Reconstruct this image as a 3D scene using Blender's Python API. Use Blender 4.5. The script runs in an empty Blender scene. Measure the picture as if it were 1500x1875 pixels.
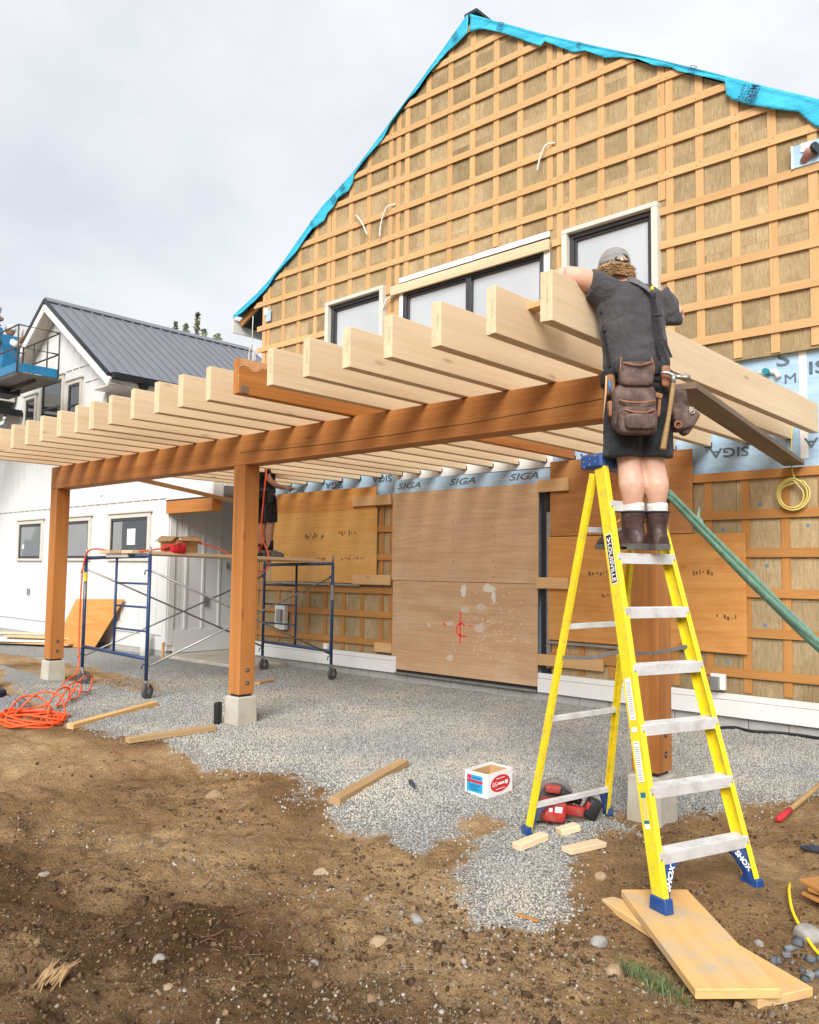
import bpy, bmesh, math, random
import numpy as np
from mathutils import Vector, Matrix, Quaternion

random.seed(7); np.random.seed(7)
SC = bpy.context.scene
COL = SC.collection
rad = math.radians

# ---------------------------------------------------------------- camera
cam_d = bpy.data.cameras.new('camera'); cam = bpy.data.objects.new('camera', cam_d); COL.objects.link(cam)
cam_d.sensor_fit = 'HORIZONTAL'; cam_d.sensor_width = 36.0; cam_d.lens = 1521.27 / 1500 * 36.0
cam_d.clip_start = 0.05; cam_d.clip_end = 3000
def _cam():
    yaw, pit, rol = rad(42.98), rad(3.984), rad(.731)
    fw = Vector((-math.sin(yaw) * math.cos(pit), math.cos(yaw) * math.cos(pit), math.sin(pit)))
    r0 = Vector((math.cos(yaw), math.sin(yaw), 0)); u0 = r0.cross(fw)
    R = r0 * math.cos(rol) + u0 * math.sin(rol); U = u0 * math.cos(rol) - r0 * math.sin(rol)
    m = Matrix((R, U, -fw)).transposed().to_4x4(); m.translation = Vector((-.5041, -8.623, 1.569))
    return m
cam.matrix_world = _cam()
SC.camera = cam

# ---------------------------------------------------------------- sky and sun (bright overcast)
SUN_EL, SUN_AZ = rad(34), rad(301)       # azimuth counted from +X, anticlockwise
world = bpy.data.worlds.new('World'); SC.world = world; world.use_nodes = True
wn = world.node_tree.nodes; wl = world.node_tree.links; wn.clear()
w_out = wn.new('ShaderNodeOutputWorld'); w_bg = wn.new('ShaderNodeBackground')
w_sky = wn.new('ShaderNodeTexSky'); w_sky.sky_type = 'NISHITA'; w_sky.sun_disc = False
w_sky.sun_elevation = SUN_EL; w_sky.sun_rotation = math.pi / 2 - SUN_AZ
w_sky.air_density = 1.0; w_sky.dust_density = 2.0; w_sky.ozone_density = 1.0
w_tc = wn.new('ShaderNodeTexCoord'); w_map = wn.new('ShaderNodeMapping'); w_map.inputs['Scale'].default_value = (1.0, 1.0, 2.2)
w_n = wn.new('ShaderNodeTexNoise'); w_n.inputs['Scale'].default_value = 1.55; w_n.inputs['Detail'].default_value = 7; w_n.inputs['Roughness'].default_value = .52
w_n.inputs['Distortion'].default_value = .5
w_r = wn.new('ShaderNodeValToRGB')
w_r.color_ramp.elements[0].position = .36; w_r.color_ramp.elements[0].color = (5.2, 5.45, 5.85, 1)
w_r.color_ramp.elements[1].position = .64; w_r.color_ramp.elements[1].color = (7.3, 7.4, 7.5, 1)
w_m = wn.new('ShaderNodeMixRGB'); w_m.inputs['Fac'].default_value = .90
wl.new(w_tc.outputs['Generated'], w_map.inputs['Vector']); wl.new(w_map.outputs['Vector'], w_n.inputs['Vector'])
wl.new(w_n.outputs['Fac'], w_r.inputs['Fac']); wl.new(w_sky.outputs['Color'], w_m.inputs['Color1']); wl.new(w_r.outputs['Color'], w_m.inputs['Color2'])
wl.new(w_m.outputs['Color'], w_bg.inputs['Color']); w_bg.inputs['Strength'].default_value = .10
wl.new(w_bg.outputs['Background'], w_out.inputs['Surface'])
sun_d = bpy.data.lights.new('sun', 'SUN'); sun_d.energy = 3.3; sun_d.angle = rad(33); sun_d.color = (1.0, .975, .94)
sun = bpy.data.objects.new('sun', sun_d); COL.objects.link(sun)
_sd = Vector((math.cos(SUN_EL) * math.cos(SUN_AZ), math.cos(SUN_EL) * math.sin(SUN_AZ), math.sin(SUN_EL)))
sun.rotation_euler = _sd.to_track_quat('Z', 'Y').to_euler(); sun.location = (0, -20, 30)
vs = SC.view_settings; vs.view_transform = 'Standard'; vs.look = 'None'; vs.gamma = 1.0; vs.use_curve_mapping = False
vs.exposure = 0.56

# ---------------------------------------------------------------- materials
class NT:
    def __init__(s, name):
        s.m = bpy.data.materials.new(name); s.m.use_nodes = True; s.t = s.m.node_tree
        s.b = s.t.nodes['Principled BSDF']
    def n(s, typ, **kw):
        nd = s.t.nodes.new('ShaderNode' + typ)
        for k, v in kw.items():
            if k.startswith('_'): setattr(nd, k[1:], v)
            else: nd.inputs[k.replace('_', ' ')].default_value = v
        return nd
    def l(s, a, b): s.t.links.new(a, b)
    def coords(s, scale=(1, 1, 1), kind='Object', rnd=True):
        tc = s.n('TexCoord'); mp = s.n('Mapping'); mp.inputs['Scale'].default_value = scale
        if rnd:
            oi = s.n('ObjectInfo'); ml = s.n('VectorMath', _operation='SCALE'); cb = s.n('CombineXYZ')
            s.l(oi.outputs['Random'], cb.inputs[0]); s.l(oi.outputs['Random'], cb.inputs[1]); s.l(oi.outputs['Random'], cb.inputs[2])
            s.l(cb.outputs[0], ml.inputs[0]); ml.inputs['Scale'].default_value = 57.0
            ad = s.n('VectorMath', _operation='ADD'); s.l(tc.outputs[kind], ad.inputs[0]); s.l(ml.outputs[0], ad.inputs[1])
            s.l(ad.outputs[0], mp.inputs['Vector'])
        else: s.l(tc.outputs[kind], mp.inputs['Vector'])
        return mp.outputs['Vector']
    def noise(s, vec, scale=5, detail=4, rough=.55, dist=0.):
        nd = s.n('TexNoise', Scale=scale, Detail=detail, Roughness=rough, Distortion=dist); s.l(vec, nd.inputs['Vector']); return nd.outputs['Fac']
    def ramp(s, fac, stops):
        r = s.n('ValToRGB'); e = r.color_ramp.elements
        while len(e) > 1: e.remove(e[-1])
        for i, (p, c) in enumerate(stops):
            x = e[0] if i == 0 else e.new(p)
            x.position = p; x.color = (*c, 1) if len(c) == 3 else c
        s.l(fac, r.inputs['Fac']); return r.outputs['Color']
    def mix(s, fac, a, b, mode='MIX'):
        m = s.n('MixRGB', _blend_type=mode)
        for i, v in ((0, fac), (1, a), (2, b)):
            if hasattr(v, 'links') or isinstance(v, bpy.types.NodeSocket): s.l(v, m.inputs[i])
            else: m.inputs[i].default_value = v if i == 0 else (*v, 1)
        return m.outputs[0]
    def bump(s, h, strength=.3, dist=.01):
        b = s.n('Bump', Strength=strength, Distance=dist); s.l(h, b.inputs['Height'])
        if s.b.inputs['Normal'].links: s.l(s.b.inputs['Normal'].links[0].from_socket, b.inputs['Normal'])
        s.l(b.outputs[0], s.b.inputs['Normal'])
    def set(s, **kw):
        for k, v in kw.items():
            k = k.replace('_', ' ')
            if isinstance(v, bpy.types.NodeSocket): s.l(v, s.b.inputs[k])
            else: s.b.inputs[k].default_value = (*v, 1) if isinstance(v, tuple) and s.b.inputs[k].type == 'RGBA' else v
        return s
def mul(c, f): return tuple(min(1., x * f) for x in c)

def plain(name, col, rough=.6, metal=0., var=.12, vs=6., bump=.0, bs=60., dirt=None, spec=.4, dirts=3.):
    t = NT(name); v = t.coords()
    f = t.noise(v, vs, 5)
    c = t.ramp(f, [(.3, mul(col, 1 - var)), (.7, mul(col, 1 + var))])
    if dirt:
        d = t.noise(v, dirts, 8, .7); dm = t.ramp(d, [(.48, (0, 0, 0)), (.72, (1, 1, 1))])
        c = t.mix(dm, c, dirt)
    t.set(Base_Color=c, Roughness=rough, Metallic=metal, Specular_IOR_Level=spec)
    if bump: t.bump(t.noise(v, bs, 4), bump, .005)
    return t.m

def wood(name, light, dark, rough=.6, knots=.6, grain=1., stain=None, spec=.25, obvar=.12, stripe=14.):
    """long axis of the piece is its local X"""
    t = NT(name); v = t.coords((1, 1, 1))
    mp = t.n('Mapping'); mp.inputs['Scale'].default_value = (.55, 9, 9); t.l(v, mp.inputs['Vector'])
    broad = t.noise(mp.outputs[0], 1.0, 3, .5, .6)
    wv = t.n('TexWave', Scale=stripe, Distortion=16.0, Detail=4.0, Detail_Scale=.35); wv.wave_type = 'BANDS'; wv.bands_direction = 'Z'
    mp2 = t.n('Mapping'); mp2.inputs['Scale'].default_value = (.10, 1.0, 1.0); t.l(v, mp2.inputs['Vector']); t.l(mp2.outputs[0], wv.inputs['Vector'])
    mp3 = t.n('Mapping'); mp3.inputs['Scale'].default_value = (2, 130, 130); t.l(v, mp3.inputs['Vector'])
    fine = t.noise(mp3.outputs[0], 1.0, 3, .6)
    c = t.ramp(broad, [(.25, mul(dark, 1.05)), (.75, light)])
    wr = t.ramp(wv.outputs['Fac'], [(0, (1, 1, 1)), (.75, (.93, .90, .86)), (1, (.80, .74, .66))])
    c = t.mix(.55 * grain, c, wr, 'MULTIPLY')
    fr = t.ramp(fine, [(.3, (.86, .83, .80)), (.7, (1.06, 1.05, 1.04))]); c = t.mix(.6 * grain, c, fr, 'MULTIPLY')
    # knots
    mp4 = t.n('Mapping'); mp4.inputs['Scale'].default_value = (1.6, 5.5, 5.5); t.l(v, mp4.inputs['Vector'])
    vo = t.n('TexVoronoi', Scale=1.0, Randomness=1.0); t.l(mp4.outputs[0], vo.inputs['Vector'])
    km = t.ramp(vo.outputs['Distance'], [(.03, (1, 1, 1)), (.075, (.5, .5, .5)), (.12, (0, 0, 0))])
    kf = t.mix(knots, (0, 0, 0), km)
    c = t.mix(kf, c, mul(dark, .42))
    if stain:
        sn = t.noise(v, 3.0, 7, .7); c = t.mix(t.ramp(sn, [(.50, (0, 0, 0)), (.66, (.8, .8, .8))]), c, stain)
    oi = t.n('ObjectInfo'); hv = t.ramp(oi.outputs['Random'], [(0, (1 - obvar,) * 3), (1, (1 + obvar * .6,) * 3)])
    c = t.mix(1.0, c, hv, 'MULTIPLY')
    t.set(Base_Color=c, Roughness=rough, Specular_IOR_Level=spec)
    t.bump(fine, .25, .001)
    return t.m

def ply(name, light, dark, blotch, rough=.65, spots=.5):
    """sheet face is the local XZ plane; grain along X"""
    t = NT(name); v = t.coords((1, 1, 1))
    mp = t.n('Mapping'); mp.inputs['Scale'].default_value = (.6, 4, 5); t.l(v, mp.inputs['Vector'])
    b = t.noise(mp.outputs[0], 1.2, 5, .6, 1.5)
    c = t.ramp(b, [(.3, dark), (.7, light)])
    wv = t.n('TexWave', Scale=6., Distortion=26., Detail=4., Detail_Scale=.3); wv.bands_direction = 'Z'
    mp2 = t.n('Mapping'); mp2.inputs['Scale'].default_value = (.16, 1, 1); t.l(v, mp2.inputs['Vector']); t.l(mp2.outputs[0], wv.inputs['Vector'])
    c = t.mix(.4, c, t.ramp(wv.outputs['Fac'], [(.6, (1, 1, 1)), (1, (.84, .78, .72))]), 'MULTIPLY')
    c = t.mix(t.ramp(t.noise(v, 1.1, 6, .7), [(.5, (0, 0, 0)), (.75, (.6, .6, .6))]), c, blotch)
    mp3 = t.n('Mapping'); mp3.inputs['Scale'].default_value = (2.1, 2.1, 3.3); t.l(v, mp3.inputs['Vector'])
    vo = t.n('TexVoronoi', Scale=1.); t.l(mp3.outputs[0], vo.inputs['Vector'])
    km = t.ramp(vo.outputs['Distance'], [(.02, (1, 1, 1)), (.05, (.4, .4, .4)), (.10, (0, 0, 0))])
    c = t.mix(t.mix(spots, (0, 0, 0), km), c, mul(dark, .4))
    t.set(Base_Color=c, Roughness=rough, Specular_IOR_Level=.2)
    mp4 = t.n('Mapping'); mp4.inputs['Scale'].default_value = (3, 80, 80); t.l(v, mp4.inputs['Vector'])
    t.bump(t.noise(mp4.outputs[0], 1, 3), .3, .001)
    return t.m

# ---------------------------------------------------------------- object helpers
def wm(o):
    if o.parent: return wm(o.parent) @ o.matrix_parent_inverse @ o.matrix_basis
    return o.matrix_basis.copy()
def link(name, me, mat=None, parent=None, matrix=None):
    o = bpy.data.objects.new(name, me); COL.objects.link(o)
    if matrix is not None: o.matrix_basis = matrix
    if mat is not None and me is not None and not me.materials: me.materials.append(mat)
    if parent is not None:
        o.parent = parent; o.matrix_parent_inverse = wm(parent).inverted()
    return o
def tag(o, label=None, cat=None, group=None, kind=None):
    if label: o['label'] = label
    if cat: o['category'] = cat
    if group: o['group'] = group
    if kind: o['kind'] = kind
    return o
def thing(name, label, cat, loc=(0, 0, 0), group=None):
    o = bpy.data.objects.new(name, None); COL.objects.link(o); o.empty_display_size = .1; o.location = loc
    o.matrix_basis = Matrix.Translation(loc)
    return tag(o, label, cat, group)
def mesh(verts, faces, smooth=False):
    me = bpy.data.meshes.new('mesh'); me.from_pydata([tuple(v) for v in verts], [], [tuple(f) for f in faces]); me.update()
    if smooth: me.polygons.foreach_set('use_smooth', [True] * len(me.polygons))
    return me
_BOXF = None
def box_geo(a, b, c, k):
    """chamfered box, half sizes a,b,c"""
    k = min(k, a * .45, b * .45, c * .45); V = []; idx = {}
    for sx in (-1, 1):
        for sy in (-1, 1):
            for sz in (-1, 1):
                for ax in range(3):
                    p = [sx * (a - k), sy * (b - k), sz * (c - k)]; p[ax] = (sx * a, sy * b, sz * c)[ax]
                    idx[(sx, sy, sz, ax)] = len(V); V.append(tuple(p))
    Fc = []
    def quad(ks):
        Fc.append([idx[q] for q in ks])
    for ax in range(3):
        o1, o2 = [q for q in range(3) if q != ax]
        for s in (-1, 1):
            ks = []
            for u, w in ((-1, -1), (1, -1), (1, 1), (-1, 1)):
                t = [0, 0, 0]; t[ax] = s; t[o1] = u; t[o2] = w; ks.append((*t, ax))
            flip = (s > 0) == (ax == 1)
            quad(ks[::-1] if flip else ks)
            if s < 0: pass
    for ax in range(3):                       # edges along ax
        o1, o2 = [q for q in range(3) if q != ax]
        for u in (-1, 1):
            for w in (-1, 1):
                ks = []
                for s, f in ((-1, o1), (1, o1), (1, o2), (-1, o2)):
                    t = [0, 0, 0]; t[ax] = s; t[o1] = u; t[o2] = w; ks.append((*t, f))
                quad(ks)
    for sx in (-1, 1):
        for sy in (-1, 1):
            for sz in (-1, 1): quad([(sx, sy, sz, 0), (sx, sy, sz, 1), (sx, sy, sz, 2)])
    # orient outward
    out = []
    Va = [Vector(v) for v in V]
    for f in Fc:
        cn = sum((Va[i] for i in f), Vector()) / len(f); n = (Va[f[1]] - Va[f[0]]).cross(Va[f[2]] - Va[f[0]])
        out.append(f if n.dot(cn) > 0 else f[::-1])
    return V, out
_bc = {}
def box_mesh(sx, sy, sz, k=.003):
    key = (round(sx, 4), round(sy, 4), round(sz, 4), k)
    return mesh(*box_geo(sx / 2, sy / 2, sz / 2, k))
def box(name, size, center, mat, parent=None, rot=None, k=.003):
    m = Matrix.Translation(center)
    if rot is not None: m = m @ (rot if isinstance(rot, Matrix) else Matrix.Rotation(rot, 4, 'Z'))
    return link(name, box_mesh(*size, k), mat, parent, m)
def frame(xd, zd):
    x = Vector(xd).normalized(); z = Vector(zd); z = (z - x * z.dot(x)).normalized(); y = z.cross(x)
    return Matrix((x, y, z)).transposed().to_4x4()
def board(name, a, b, w, t, mat, parent=None, up=(0, 0, 1), k=.003):
    """a->b axis, w along 'up', t across"""
    a = Vector(a); b = Vector(b); L = (b - a).length
    m = Matrix.Translation((a + b) / 2) @ frame(b - a, up)
    return link(name, box_mesh(L, t, w, k), mat, parent, m)
def bm_boxes(items, k=.002):
    V = []; Fc = []
    for size, M in items:
        v, f = box_geo(size[0] / 2, size[1] / 2, size[2] / 2, k); o = len(V)
        V += [tuple(M @ Vector(p)) for p in v]; Fc += [[i + o for i in q] for q in f]
    return V, Fc
def crom(P, n=6, closed=False):
    P = [Vector(p) for p in P]; out = []; m = len(P)
    rng = range(m if closed else m - 1)
    for i in rng:
        if closed: p0, p1, p2, p3 = P[(i - 1) % m], P[i], P[(i + 1) % m], P[(i + 2) % m]
        else: p0, p1, p2, p3 = P[max(i - 1, 0)], P[i], P[i + 1], P[min(i + 2, m - 1)]
        for j in range(n):
            t = j / n
            out.append(.5 * ((2 * p1) + (p2 - p0) * t + (2 * p0 - 5 * p1 + 4 * p2 - p3) * t * t + (3 * p1 - p0 - 3 * p2 + p3) * t ** 3))
    if not closed: out.append(P[-1])
    return out
def tube_geo(P, r, sides=8, closed=False, flat=None):
    P = [Vector(p) for p in P]; n = len(P); V = []; Fc = []
    rr = r if isinstance(r, (list, tuple)) else [r] * n
    prev = None
    for i, p in enumerate(P):
        a = P[(i - 1) % n] if (closed or i > 0) else p; b = P[(i + 1) % n] if (closed or i < n - 1) else p
        d = (b - a).normalized()
        if prev is None:
            u = d.cross(Vector((0, 0, 1)));
            if u.length < .05: u = d.cross(Vector((1, 0, 0)))
            u.normalize()
        else: u = (prev - d * prev.dot(d)).normalized()
        prev = u; w = d.cross(u)
        for k in range(sides):
            t = 2 * math.pi * k / sides; V.append(p + (u * math.cos(t) + w * math.sin(t)) * rr[i])
    m = n if closed else n - 1
    for i in range(m):
        for k in range(sides):
            a = i * sides + k; b = i * sides + (k + 1) % sides; c = ((i + 1) % n) * sides
            Fc.append((a, b, c + (k + 1) % sides, c + k))
    if not closed: Fc.append(tuple(range(sides))[::-1]); Fc.append(tuple((n - 1) * sides + k for k in range(sides)))
    return V, Fc
def tube(name, P, r, mat, parent=None, sides=8, closed=False, smooth=True, n=0):
    if n: P = crom(P, n, closed)
    me = mesh(*tube_geo(P, r, sides, closed))
    if smooth: me.polygons.foreach_set('use_smooth', [len(p.vertices) == 4 for p in me.polygons])
    return link(name, me, mat, parent)
def cyl_geo(a, b, r, sides=16): return tube_geo([a, b], r, sides)
def prism_geo(poly, y0, y1):
    """polygon in XZ extruded along Y; poly anticlockwise seen from -Y"""
    n = len(poly); ar = sum(poly[i][0] * poly[(i + 1) % n][1] - poly[(i + 1) % n][0] * poly[i][1] for i in range(n))
    if ar < 0: poly = poly[::-1]
    V = [(x, y0, z) for x, z in poly] + [(x, y1, z) for x, z in poly]
    Fc = [tuple(range(n)), tuple(range(2 * n - 1, n - 1, -1))] + [(i, i + n, (i + 1) % n + n, (i + 1) % n) for i in range(n)]
    return V, Fc
def prism(name, poly, y0, y1, mat, parent=None): return link(name, mesh(*prism_geo(list(poly), y0, y1)), mat, parent)
def join_geo(gs):
    V = []; Fc = []
    for v, f in gs:
        o = len(V); V += [tuple(p) for p in v]; Fc += [[i + o for i in q] for q in f]
    return V, Fc
def clip(poly, nx, nz, d):
    """keep nx*x+nz*z<=d"""
    out = []
    for i in range(len(poly)):
        a = poly[i]; b = poly[(i + 1) % len(poly)]; da = nx * a[0] + nz * a[1] - d; db = nx * b[0] + nz * b[1] - d
        if da <= 0: out.append(a)
        if (da < 0 < db) or (db < 0 < da):
            t = da / (da - db); out.append((a[0] + (b[0] - a[0]) * t, a[1] + (b[1] - a[1]) * t))
    return out

# text meshes (font outlines turned into flat meshes once, at the start)
_TX = {}
def text_prepare(specs):
    tmp = []
    for key, body, shear, bold in specs:
        cu = bpy.data.curves.new('letters', 'FONT'); cu.body = body; cu.size = 1; cu.shear = shear; cu.offset = bold
        cu.align_x = 'CENTER'; cu.align_y = 'CENTER'; cu.extrude = 0.002; cu.resolution_u = 3
        o = bpy.data.objects.new('letters', cu); COL.objects.link(o); tmp.append((key, o, cu))
    dg = bpy.context.evaluated_depsgraph_get(); dg.update()
    for key, o, cu in tmp:
        me = bpy.data.meshes.new_from_object(o.evaluated_get(dg)); _TX[key] = me
        xs = [v.co.x for v in me.vertices]; _TX[key + '_w'] = max(xs) - min(xs)
    for key, o, cu in tmp: bpy.data.objects.remove(o); bpy.data.curves.remove(cu)
def text(key, center, xdir, updir, width, mat, parent, height=None, name='lettering'):
    me = _TX[key].copy(); x = Vector(xdir).normalized(); u = Vector(updir); u = (u - x * u.dot(x)).normalized(); n = x.cross(u)
    s = width / _TX[key + '_w']; sy = s if height is None else height / .72
    m = Matrix.Translation(center) @ Matrix((x * s, u * sy, n * .3)).transposed().to_4x4()
    me.materials.clear()
    me.transform(m)
    return link(name, me, mat, parent)
text_prepare([('SIGA', 'SIGA', 0, .012), ('SIGAi', 'SIGA', .28, .012), ('S', 'S', 0, .012), ('IS', 'IS', 0, .012), ('M', 'M', 0, .0), ('GA', 'GA', 0, .012),
              ('LOUISVILLE', 'LOUISVILLE', 0, .02), ('SHOX', 'SHOX', .2, .03), ('HETIC', 'HETIC', 0, .01), ('MER', 'MERS', 0, .03), ('WE', 'We', 0, .02),
              ('DG', 'D.G.', .1, .01)])

def rng_noise(seed):
    r = np.random.RandomState(seed); T = r.rand(256, 256)
    def f(x, y):
        xi = np.floor(x).astype(int); yi = np.floor(y).astype(int); fx = x - xi; fy = y - yi
        fx = fx * fx * (3 - 2 * fx); fy = fy * fy * (3 - 2 * fy); g = lambda a, b: T[a & 255, b & 255]
        return (g(xi, yi) * (1 - fx) + g(xi + 1, yi) * fx) * (1 - fy) + (g(xi, yi + 1) * (1 - fx) + g(xi + 1, yi + 1) * fx) * fy
    return f
_vn = rng_noise(3)
def fbm(x, y, s, o=4, g=.5):
    a = 1.; t = 0.; n = 0.
    for i in range(o): t = t + a * (_vn(x * s + 17 * i, y * s + 31 * i) - .5); n += a; a *= g; s *= 2.03
    return t / n
# ================================================================= GROUND
GEDGE = [(-40, -3.2), (-13.6, -3.55), (-10.7, -4.3), (-8.8, -4.65), (-7.95, -4.78), (-7.35, -4.52), (-6.4, -4.64), (-6.07, -4.43), (-5.5, -4.49), (-4.8, -4.73), (-4.47, -4.85),
         (-4.15, -4.93), (-3.9, -4.9), (-3.93, -4.6), (-3.9, -4.27), (-3.66, -4.19), (-3.65, -4.64), (-3.52, -5.05), (-3.28, -5.37), (-3.04, -5.42), (-2.81, -5.2), (-2.94, -4.7),
         (-3.13, -4.27), (-3.21, -3.74), (-3.1, -3.5), (-2.89, -3.07), (-2.7, -2.6), (-2.45, -2.24), (-1.2, -1.5), (4, -.8), (40, -.6)]
def gravel_sd(x, y):
    """signed distance to the gravel edge, positive on the gravel side"""
    x = np.asarray(x, float); y = np.asarray(y, float); P = np.array(GEDGE + [(40, 30), (-40, 30)]); d = np.full(x.shape, 1e9); ins = np.zeros(x.shape, bool)
    for i in range(len(P)):
        a = P[i]; b = P[(i + 1) % len(P)]; ab = b - a
        t = np.clip(((x - a[0]) * ab[0] + (y - a[1]) * ab[1]) / (ab @ ab), 0, 1)
        if i < len(GEDGE) - 1: d = np.minimum(d, np.hypot(x - a[0] - t * ab[0], y - a[1] - t * ab[1]))
        c = (a[1] > y) != (b[1] > y); den = (b[1] - a[1]) if b[1] != a[1] else 1e-9
        ins ^= c & (x < (b[0] - a[0]) * (y - a[1]) / den + a[0])
    return np.where(ins, d, -d)
def gravel_mask(x, y):
    sd = gravel_sd(x, y) + fbm(x, y, 3.1, 4) * .55
    # a bare patch of earth left of the scaffold, a dusting in front right
    p1 = .9 - np.hypot((x + 13.2) / 3.2, (y + 2.9) / .55); sd = np.minimum(sd, -p1 * .6 + fbm(x + 5, y, 2.0, 3) * .3)
    return np.clip(sd / .16 + .5, 0, 1)
def ground_h(x, y):
    x = np.asarray(x, float); y = np.asarray(y, float)
    dip = np.clip((-3.9 - y) / 1.3, 0, 1); dip = dip * dip * (3 - 2 * dip)
    near = np.clip((x + 9.5) / 3.0, 0, 1)
    h = -.055 * dip * near
    dirt = 1 - gravel_mask(x, y)
    h = h + fbm(x, y, .8, 3) * .07 * np.clip((-2.2 - y) / 2, 0, 1)
    flat = np.clip(np.hypot(x + 2.55, y + 4.5) / .9, .15, 1)      # trodden ground round the ladder
    h = h + dirt * flat * (fbm(x + 9, y, 2.6, 5, .55) * .11 + fbm(x, y + 4, 9., 4, .62) * .060) + (1 - dirt) * fbm(x, y, 6., 4) * .022
    h = h - dirt * .02 - .105 * np.exp(-((x + 2.2) / .9) ** 2 - ((y + 4.95) / .58) ** 2)
    big = np.clip((-5.0 - y) / 1.2, 0, 1); h = h + dirt * big * flat * (np.abs(fbm(x + 2, y + 7, 3.4, 5, .6)) * .20 - .035) + dirt * moist(x, y) * fbm(x, y, 14., 3, .65) * .06
    return h
def moist(x, y):
    a = np.clip((-5.85 - y + (x + 3.4) * .10) / .8, 0, 1) * np.clip((-1.9 - x) / .5, 0, 1)
    return np.clip(a * 1.25 + fbm(x + 4, y + 2, 1.6, 5, .6) * 2.9 * (.28 + a) - .08, 0, 1)
def gz(x, y): return float(ground_h(np.array([x]), np.array([y]))[0])
def _ground():
    def axis(segs):
        out = []
        for a, b, s in segs: out += list(np.arange(a, b - 1e-6, s))
        return np.array(out + [segs[-1][1]])
    xs = axis([(-600, -60, 60), (-60, -26, 4), (-26, -12, .25), (-12, -6.5, .07), (-6.5, -1.2, .022), (-1.2, 3, .15), (3, 20, 1.7), (20, 600, 58)])
    ys = axis([(-600, -30, 57), (-30, -9.6, 2), (-9.6, -7.6, .1), (-7.6, -3.4, .022), (-3.4, .2, .06), (.2, 12, 1.2), (12, 40, 4), (40, 900, 86)])
    X, Y = np.meshgrid(xs, ys, indexing='ij'); fade = np.clip(1.5 - np.hypot(X + 6, Y + 4) / 24, 0, 1)
    Z = ground_h(X, Y) * fade; M = gravel_mask(X, Y)
    n, m = X.shape; V = np.stack([X, Y, Z], -1).reshape(-1, 3)
    i = np.arange(n * m).reshape(n, m); Q = np.stack([i[:-1, :-1], i[1:, :-1], i[1:, 1:], i[:-1, 1:]], -1).reshape(-1, 4)
    me = bpy.data.meshes.new('ground'); me.vertices.add(len(V)); me.vertices.foreach_set('co', V.ravel().astype(np.float32))
    me.loops.add(Q.size); me.loops.foreach_set('vertex_index', Q.ravel().astype(np.int32)); me.polygons.add(len(Q))
    me.polygons.foreach_set('loop_start', np.arange(0, Q.size, 4, dtype=np.int32)); me.polygons.foreach_set('loop_total', np.full(len(Q), 4, np.int32))
    me.update(calc_edges=True); me.polygons.foreach_set('use_smooth', np.ones(len(Q), bool))
    at = me.attributes.new('gravel', 'FLOAT', 'POINT'); at.data.foreach_set('value', M.ravel().astype(np.float32))
    MO = moist(X, Y); at = me.attributes.new('moist', 'FLOAT', 'POINT'); at.data.foreach_set('value', MO.ravel().astype(np.float32))
    t = NT('earth_and_gravel'); v = t.coords(rnd=False)
    a = t.n('Attribute', _attribute_name='gravel')
    # dirt: light sandy on top of darker moist soil
    n1 = t.noise(v, .75, 6, .62, .6); n2 = t.noise(v, 7, 7, .68); n3 = t.noise(v, 55, 5, .65)
    dirt = t.ramp(n1, [(.30, (.19, .108, .050)), (.44, (.325, .198, .095)), (.56, (.45, .292, .15)), (.72, (.54, .375, .205))])
    dirt = t.mix(.75, dirt, t.ramp(n2, [(.28, (.52, .50, .48)), (.5, (.96, .95, .94)), (.72, (1.28, 1.26, 1.22))]), 'MULTIPLY')
    dirt = t.mix(.7, dirt, t.ramp(n3, [(.3, (.55, .54, .52)), (.55, (1, 1, 1)), (.75, (1.35, 1.33, 1.3))]), 'MULTIPLY')
    mo = t.n('Attribute', _attribute_name='moist'); dirt = t.mix(t.ramp(mo.outputs['Fac'], [(0, (0, 0, 0)), (1, (.85, .85, .85))]), dirt, t.mix(1., dirt, (.28, .235, .21), 'MULTIPLY'))
    # small stones lying in the dirt
    vo = t.n('TexVoronoi', Scale=42.); t.l(v, vo.inputs['Vector'])
    sel = t.ramp(t.noise(v, 2.3, 4, .6), [(.50, (0, 0, 0)), (.62, (1, 1, 1))])
    sm = t.ramp(vo.outputs['Distance'], [(.24, (1, 1, 1)), (.34, (0, 0, 0))]); rs = t.n('SeparateColor'); t.l(vo.outputs['Color'], rs.inputs[0])
    pick = t.ramp(rs.outputs[0], [(.62, (0, 0, 0)), (.66, (1, 1, 1))])
    sm = t.mix(1., t.mix(1., sm, pick, 'MULTIPLY'), sel, 'MULTIPLY')
    dirt = t.mix(sm, dirt, t.ramp(rs.outputs[1], [(0, (.20, .18, .16)), (1, (.46, .42, .36))]))
    # gravel
    vg = t.n('TexVoronoi', Scale=70.); t.l(v, vg.inputs['Vector']); gs = t.n('SeparateColor'); t.l(vg.outputs['Color'], gs.inputs[0])
    grav = t.ramp(gs.outputs[0], [(0, (.24, .24, .233)), (.35, (.38, .38, .36)), (.75, (.50, .495, .465)), (1, (.64, .63, .585))])
    grav = t.mix(.85, grav, t.ramp(vg.outputs['Distance'], [(.2, (1.1, 1.1, 1.1)), (.75, (.66, .66, .66))]), 'MULTIPLY')
    grav = t.mix(t.ramp(t.noise(v, 1.3, 5, .6), [(.45, (0, 0, 0)), (.75, (.55, .55, .55))]), grav, (.34, .31, .26))
    # edge
    ed = t.n('Math', _operation='ADD'); t.l(a.outputs['Fac'], ed.inputs[0]); sc = t.n('MapRange'); sc.inputs['From Min'].default_value = .25; sc.inputs['From Max'].default_value = .75
    sc.inputs['To Min'].default_value = -.5; sc.inputs['To Max'].default_value = .5; t.l(n2, sc.inputs['Value']); t.l(sc.outputs[0], ed.inputs[1])
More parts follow.
